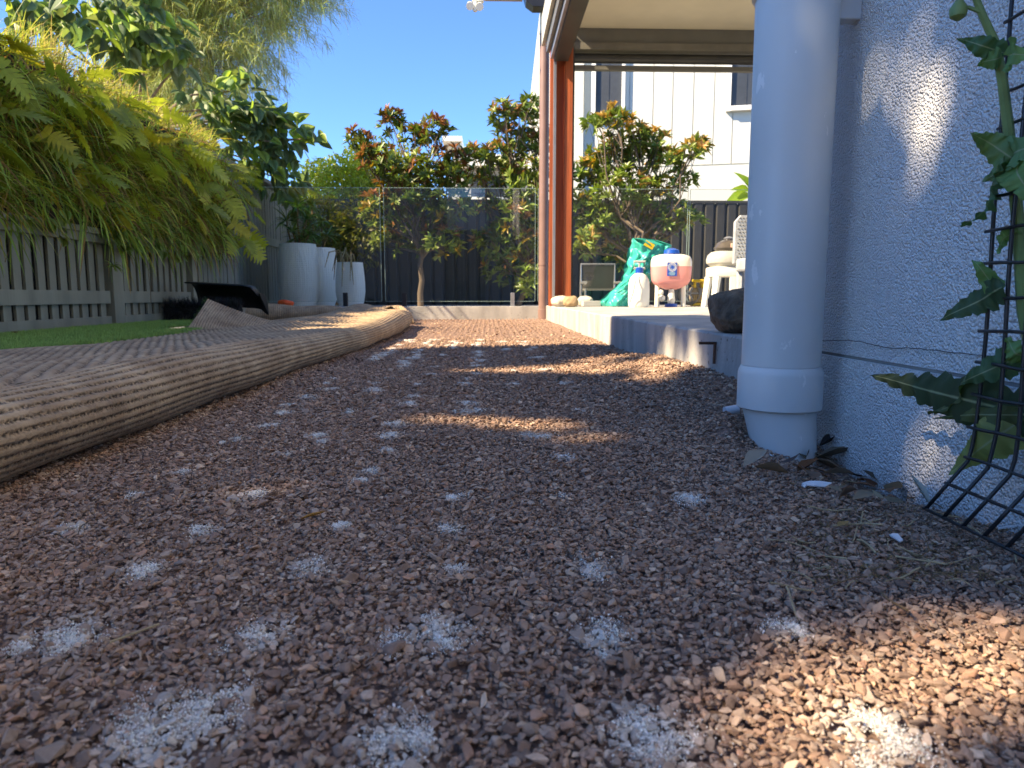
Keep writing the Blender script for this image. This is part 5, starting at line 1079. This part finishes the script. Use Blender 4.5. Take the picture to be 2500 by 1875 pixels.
def weed():
    t = empty('sow_thistle', (.55, .70, 0), 'tall leafy green weed with toothed leaves growing through the wire mesh', 'weed')
    O = np.array(ORG[t.as_pointer()])
    def stem(pts, r0, r1): 
        q = MB(); n = len(pts); q.tube(pts, [r0 + (r1 - r0) * i / (n - 1) for i in range(n)], 8); return q.build('stem', 'green_stem', t, True)
    def W(u, v, Y): return at(u, v, Y)
    stem([W(2560, 1120, .68), W(2540, 950, .69), W(2500, 760, .70), W(2487, 560, .71), W(2470, 380, .715), W(2448, 200, .72), W(2432, 110, .72), W(2400, 40, .725), W(2372, -30, .73)], .0075, .003)
    def leaf(b, tip, wd, c, teeth=7, droop=.02, side=None, lob=.45, nm='leaf', seed=0):
        r = random.Random(seed); b = np.array(b); tip = np.array(tip); d = tip - b; L = np.linalg.norm(d); d = d / L
        sv = np.array(side if side is not None else (.15, 0, 1.)); sv = sv - d * sv.dot(d); sv /= np.linalg.norm(sv); nv = np.cross(d, sv)
        n = teeth * 6; V = []; F = []; C = []; offs = (-1, -.5, -.08, 0, .08, .5, 1)
        deep = [r.uniform(.15, 1.) for _ in range(teeth + 2)]
        for i in range(n + 1):
            s = i / n; w = wd * (math.sin(math.pi * min(1, s ** .62)) ** .8 * (1 - .45 * s) + .04)
            k = i / 6; ph = k - int(k); tw = w * (1 - lob * deep[int(k)] * (1 - ph) ** 1.5) * (1 + .07 * math.sin(i * 2.4 + seed))
            m = b + d * L * s + np.array([0, 0, -1]) * droop * (s ** 2) + nv * .006 * math.sin(s * 7 + seed)
            cc = np.array(c) * r.uniform(.9, 1.1)
            for o_ in offs:
                V.append(m + sv * tw * o_ + nv * (.22 * tw * abs(o_) ** 1.5 + .0035 * math.sin(i * 1.1 + o_ * 2.) * abs(o_)) - d * L * .03 * abs(o_)); C.append(np.array((.36, .40, .24)) if o_ == 0 else cc)
        for i in range(n):
            for k in range(6): F.append((7 * i + k, 7 * i + k + 1, 7 * i + 8 + k, 7 * i + 7 + k))
        np_mesh(nm, np.array(V) - O, tris(F), 'weed', t, True, np.array(C))
    G = (.085, .17, .07); G2 = (.17, .30, .10); G3 = (.10, .13, .05); YG = (.26, .30, .10)
    leaf(W(2560, 1035, .66), W(2112, 893, .93), .036, (.06, .085, .045), 9, .012, (0, .0, 1), .5, seed=1)
    leaf(W(2500, 1015, .69), W(2275, 1000, .80), .012, G3, 3, .01, (0, 0, 1), .3, seed=2)
    leaf(W(2478, 395, .71), W(2352, 545, .73), .030, G, 6, .006, (.7, .2, .5), .35, seed=3)
    leaf(W(2480, 390, .705), W(2365, 320, .71), .017, (.16, .27, .11), 5, 0, (0, -.5, 1), .35, seed=4)
    leaf(W(2480, 385, .70), W(2520, 480, .66), .022, G2, 5, .01, (.3, -.7, .6), .35, seed=5)
    leaf(W(2478, 390, .70), W(2540, 330, .66), .020, (.15, .26, .10), 5, 0, (0, -.6, .9), .35, seed=6)
    leaf(W(2485, 400, .70), W(2400, 425, .715), .014, (.17, .27, .13), 4, .008, (0, -.3, 1), .4, seed=7)
    leaf(W(2450, 130, .71), W(2333, 83, .735), .013, G, 4, .004, (0, -.3, 1), .3, seed=8)
    leaf(W(2446, 140, .71), W(2385, 150, .72), .012, G2, 3, .004, (0, -.4, 1), .35, seed=9)
    leaf(W(2450, 135, .70), W(2520, 120, .66), .018, G2, 4, .006, (0, -.3, 1), .35, seed=10)
    leaf(W(2455, 700, .705), W(2300, 770, .76), .020, (.07, .12, .06), 5, .006, (0, -.1, 1), .4, seed=11)
    leaf(W(2440, 710, .71), W(2372, 632, .735), .012, G2, 3, 0, (.6, -.3, .6), .3, seed=12)
    leaf(W(2500, 870, .69), W(2340, 925, .74), .020, (.08, .15, .075), 5, .006, (.2, -.5, 1), .4, seed=13)
    leaf(W(2510, 880, .68), W(2450, 830, .69), .018, G2, 4, 0, (0, -.5, 1), .4, seed=14)
    leaf(W(2490, 1030, .70), W(2315, 1135, .76), .026, YG, 4, .012, (.2, -.5, .8), .25, seed=15)
    leaf(W(2395, 905, .74), W(2275, 1010, .80), .011, G3, 3, .004, (.5, 0, .6), .3, seed=16)
    leaf(W(2478, 560, .71), W(2430, 610, .72), .010, G2, 3, .003, (0, -.3, 1), .3, seed=17)
    # bud head
    q = MB(); q.tube([W(2395, 30, .725), W(2365, 18, .73), W(2345, 24, .733)], [.002, .002, .002], 6); q.build('stem', 'green_stem', t)
    c = W(2340, 25, .734); q = MB(); q.lathe([(.002, -.010), (.0075, -.006), (.0085, .001), (.005, .007), (.003, .010)], c, 14); q.build('bud', 'green_stem', t, True)
weed()

# ------------------------------------------------------------------ litter round the foot of the downpipe
def litter():
    def on(u, v, dz=.004):
        p = gr(u, v, 0)
        for k in range(6): p = gr(u, v, float(gz(p.x, p.y)) + dz)
        return p
    def dl(u, v, L, wfr, c, az, label, lift=.1, curl=.5, roll=0.):
        p = on(u, v, .010); d = np.array([[math.cos(az), math.sin(az), lift]]); o = leaves('dry_leaf', tmpl_lance(5, .45, -curl * .35, curl * .7), np.zeros((1, 3)), d, np.array([[math.sin(roll), .1, math.cos(roll)]]), L, L * wfr, np.array([c]), 'dry'); o.location = p; tag(o, label, 'leaf')
    dl(1815, 1140, .045, .62, (.36, .31, .23), .4, 'curled pale buff dead leaf on the gravel beside the downpipe foot', .25, .7, .6)
    dl(1985, 1120, .075, .34, (.15, .12, .085), -.1, 'long grey-brown dead leaf beside the downpipe foot', .12, .5)
    dl(2000, 1090, .055, .42, (.055, .045, .04), .3, 'nearly black dead leaf against the rendered wall', .2, .6)
    dl(1945, 1152, .05, .45, (.16, .07, .03), .5, 'rusty brown dead leaf among the litter', .1, .5)
    dl(2060, 1150, .05, .3, (.19, .13, .08), 2.5, 'thin tan dead leaf among the litter by the wall', .1, .6)
    dl(2045, 1285, .022, .5, (.34, .22, .08), .6, 'small yellow-brown leaf flat on the gravel', .02, .2)
    dl(730, 1268, .03, .3, (.40, .20, .04), .3, 'small orange dried frond on the open gravel', .1, .3)
    dl(1360, 930, .03, .6, (.10, .07, .04), .5, 'small dark dried leaf standing on the gravel in a sun fleck', .4, .5)
    dl(2275, 1240, .05, .22, (.45, .48, .42), 1.9, 'pale grey-green leaf strip leaning against the wall foot', .8, .4)
    for i in range(34):
        u = random.uniform(1900, 2190); v = random.gauss(1125, 22) + (u - 1900) * .30; p = on(u, v, .014); L = random.uniform(.022, .055); az = random.uniform(0, 6.28)
        o = leaves('leaf_fragment', tmpl_lance(4, .5, random.uniform(-.4, .4), random.uniform(-.3, .5)), np.zeros((1, 3)), np.array([[math.cos(az), math.sin(az), random.uniform(-.1, .25)]]), np.array([[random.gauss(0, .4), random.gauss(0, .4), 1]]), L, L * random.uniform(.3, .7), jit(random.choice(((.16, .11, .07), (.10, .08, .06), (.26, .20, .13), (.20, .10, .05))), 1, .3), 'dry'); o.location = p; tag(o, 'small dry leaf fragment in the litter heap between downpipe and wall', 'leaf', 'leaf fragments by the downpipe')
    def bit(u, v, s, label, c='white_bit', seed=0):
        p = on(u, v, .002); r = random.Random(seed); bm = MB(); n = 7; top = [(math.cos(a) * s[0] * r.uniform(.6, 1), math.sin(a) * s[1] * r.uniform(.6, 1), .0) for a in np.linspace(0, 2 * math.pi, n + 1)[:-1]]
        z = [r.uniform(.001, .006) for _ in top]; bm.prism([(x + p.x, y + p.y, p.z + .003 + zz) for (x, y, _), zz in zip(top, z)], (0, 0, .0014)); o = bm.build('litter_scrap', c, None, origin=p); tag(o, label, 'litter')
    bit(2113, 1140, (.010, .008), 'white plastic scrap by the wall foot among dead leaves', seed=1)
    bit(1990, 1195, (.022, .008), 'long translucent white plastic shred beside the downpipe litter', seed=2)
    bit(2110, 1192, (.013, .006), 'crumpled bluish white paper shred near the wall foot', seed=3)
    bit(2190, 1330, (.007, .010), 'small white torn strip on the gravel before the wire mesh', seed=4)
    bit(2455, 1303, (.013, .007), 'flat white chip lying under the wire mesh', seed=5)
    bit(1962, 1200, (.004, .004), 'tiny white crumb near the dead leaves', seed=6)
    bit(1883, 1122, (.005, .004), 'tiny white crumb on the soil slope by the downpipe foot', seed=7)
    bit(2165, 1210, (.006, .004), 'pale blue-white crumb in the angle of wall and ground', seed=8)
    # clear bottle cap by the pipe
    p = on(1785, 1005, .006); q = MB(); q.tube([p + Vector((-.012, .0, 0)), p + Vector((.014, .004, .004))], .0095, 14); o = q.build('bottle_cap', mat('milky_clear', (.62, .65, .68), .15, .1, 20), None, True, p); tag(o, 'milky clear plastic cap lying against the downpipe socket', 'cap')
    # straw, roots and twigs
    for i in range(46):
        u = random.uniform(1930, 2480); v = random.uniform(1180, 1480); a = on(u, v, .006); az = random.uniform(0, math.pi); L = random.uniform(.015, .05); q = MB()
        pts = [a + Vector((math.cos(az) * L * k, math.sin(az) * L * k, .003 + .004 * math.sin(k * 3 + i))) for k in (-.5, -.15, .2, .5)]
        q.tube(pts, random.uniform(.0005, .0011), 5); o = q.build('straw', random.choice(('straw', 'straw', 'brown_stem')), None, origin=a); tag(o, 'thin dry straw or root lying on the gravel near the wall foot', 'straw', 'straws near the wall foot')
    for (u, v, L, az, lb) in ((2245, 1375, .04, 2.6, 'thick pale straw stub on the gravel'), (2270, 1380, .03, .8, 'short broken yellow twig on the gravel'), (330, 1555, .035, .9, 'thin brown twig lying between two sand patches'), (2110, 1185, .06, 2.4, 'dry greyish stem leaning along the wall foot')):
        a = on(u, v, .007); q = MB(); q.tube([a + Vector((math.cos(az) * L * k, math.sin(az) * L * k, .003)) for k in (-.5, 0, .5)], .0009, 6); o = q.build('twig', 'straw', None, origin=a); tag(o, lb, 'twig')
    # mossy root fibres
    n = 1500; u = rng.uniform(1940, 2420, n); v = rng.uniform(1175, 1420, n); P = np.array([on(a, b, .004) for a, b in zip(u, v)]); d = np.stack([rng.normal(0, 1, n), rng.normal(0, 1, n), rng.uniform(-.1, .5, n)], -1)
    o = ribbons('root_fibres', P, d, rng.uniform(.006, .02, n), .0007, jit((.20, .14, .06), n, .4), 'dry', 4, .8); tag(o, 'fine brown root fibres matted over the gravel near the wall', 'roots', kind='stuff')
litter()

# ------------------------------------------------------------------ walls added out of view behind the camera, shaped for the glass reflections
def rear():
    t = empty('added_rear_wall', (1.6, -7.4, 0), 'grey wall added out of view to darken the glass reflections', 'house')
    q = MB(); q.bx(-.06, 10, -8.4, -7., -.1, 4.0); q.build('wall', mat('rear_render', (.36, .36, .34), .8, .1, 3), t)
    t = empty('added_side_wall', (-2.6, -7.4, 0), 'grey side wall added out of view to frame the reflected gap', 'building')
    q = MB(); q.bx(-10, -1.33, -8.4, -7., -.1, 3.9); q.build('wall', MATS['rear_render'], t)
    t = empty('added_gate_screen', (-.7, -7.2, 0), 'olive board screen added out of view below the reflected gap', 'gate')
    for i in range(11): q = MB(); q.bx(-1.32 + i * .115, -1.215 + i * .115, -7.22, -7.19, 0, 2.3); q.build('board', 'fence', t)
    t = empty('added_far_wall', (-.6, -13, 0), 'pale wall added out of view to show in the reflected gap', 'wall')
    q = MB(); q.bx(-9, 8, -13.3, -13., -.1, 4.1); q.build('wall', 'trim_white', t)
rear()

# ------------------------------------------------------------------ unseen tree added to shade the near ground, gaps cut for the sun flecks
def added_shade_tree():
    E1 = np.array(Vector((0, 0, 1)).cross(S).normalized()); E2 = np.array(S.cross(Vector(E1)).normalized()); Sn = np.array(S)
    def pr(p): p = np.asarray(p); return np.stack([p @ E1, p @ E2], -1)
    gaps = []
    def gg(u, v, du, dv): 
        c = pr(np.array(gr(u, v))); a = pr(np.array(gr(u + du, v))) - c; b = pr(np.array(gr(u, v + dv))) - c; gaps.append((c, a, b, .04))
    def gw(u, v, du, dv, X, mg):
        c = pr(np.array(onx(u, v, X))); a = pr(np.array(onx(u + du, v, X))) - c; b = pr(np.array(onx(u, v + dv, X))) - c; gaps.append((c, a, b, mg))
    for g in ((2380, 1600, 330, 105), (2080, 1650, 280, 58), (2180, 1800, 310, 85), (1140, 1660, 60, 35), (20, 1455, 90, 40), (1065, 1030, 75, 9), (1290, 1038, 85, 9), (650, 1125, 105, 12), (1440, 1065, 40, 7), (1400, 905, 150, 10), (1640, 925, 90, 18), (1200, 908, 80, 6), (1500, 885, 80, 7)): gg(*g)
    for g in ((2205, 50, 24, 60), (2160, 262, 22, 60), (2275, 180, 40, 90), (2250, 360, 30, 75), (2255, 1120, 60, 70), (2285, 1010, 42, 70), (2450, 1190, 50, 70)): gw(*g, WX, .027 if g[1] < 500 else .03)
    for g in ((1625, 850, 17, 48), (1652, 872, 8, 32), (1672, 866, 10, 40), (1694, 850, 8, 32)): gw(*g, SX, .036)
    tgt = [(x, y, 0.) for x in (-1.6, -.5, .62) for y in (.0, 1., 2., 3.1)] + [(WX, y, z) for y in (.2, 1., 1.66) for z in (.0, .5, 1.05)] + [(.9, 2.6, SZ), (.9, 1.7, SZ)]
    T = pr(np.array(tgt)); n = 48000
    # the crown reaches only as far as the shade it throws on the passage
    q = np.stack([rng.uniform(T[:, 0].min() - .5, T[:, 0].max() + .5, n), rng.uniform(T[:, 1].min() - .15, T[:, 1].max() + .2, n)], -1)
    P = q[:, :1] * E1[None] + q[:, 1:] * E2[None] + rng.uniform(9.2, 10.6, (n, 1)) * Sn[None]
    bd = pr(np.array([(SX, 3.58, .1), (-.3, 3.4, 0.)])); e1 = np.interp(q[:, 1], sorted(bd[:, 1]), bd[np.argsort(bd[:, 1]), 0]) 
    sg = np.sign(pr(np.array((.3, 1.5, 0.)))[0] - bd[0, 0]); wob = .04 * np.sin(q[:, 1] * 6.) + .03 * np.sin(q[:, 1] * 17.)
    keep = (q[:, 0] - e1) * sg > wob
    keep &= q[:, 1] < T[:, 1].max() + .1 + .08 * np.sin(q[:, 0] * 5)
    L = rng.uniform(.07, .12, n)
    for c, a, b, mar in gaps:
        m = np.stack([a, b], 1); w = (q - c) @ np.linalg.inv(m).T; ra, rb = np.linalg.norm(a), np.linalg.norm(b)
        keep &= ~(((w[:, 0] * ra / (ra + mar)) ** 2 + (w[:, 1] * rb / (rb + mar)) ** 2) < 1)
    P, L = P[keep], L[keep]; n = len(P); ctr = P.mean(0)
    base = Vector((ctr[0], ctr[1], -.12)); t = empty('added_shade_tree', base, 'unseen leafy tree added to shade the near gravel, with gaps cut for sun flecks', 'tree')
    leaves('crown', LANCE, P - np.array(base), rdir(n), np.tile(Sn, (n, 1)) + rng.normal(0, .35, (n, 3)), L, L * .66, jit((.15, .19, .07), n, .3), 'leaf', t)
    m = MB(); top = base + Vector((0, 0, ctr[2])); m.tube(bend(base, top, .015), [.15, .14, .12, .10, .08], 10)
    for k in range(10): m.tube(bend(base.lerp(top, random.uniform(.6, 1)), Vector(P[random.randrange(n)]), .05, 5), [.045, .034, .026, .018, .008], 6)
    m.build('trunk', 'bark', t, True)
added_shade_tree()
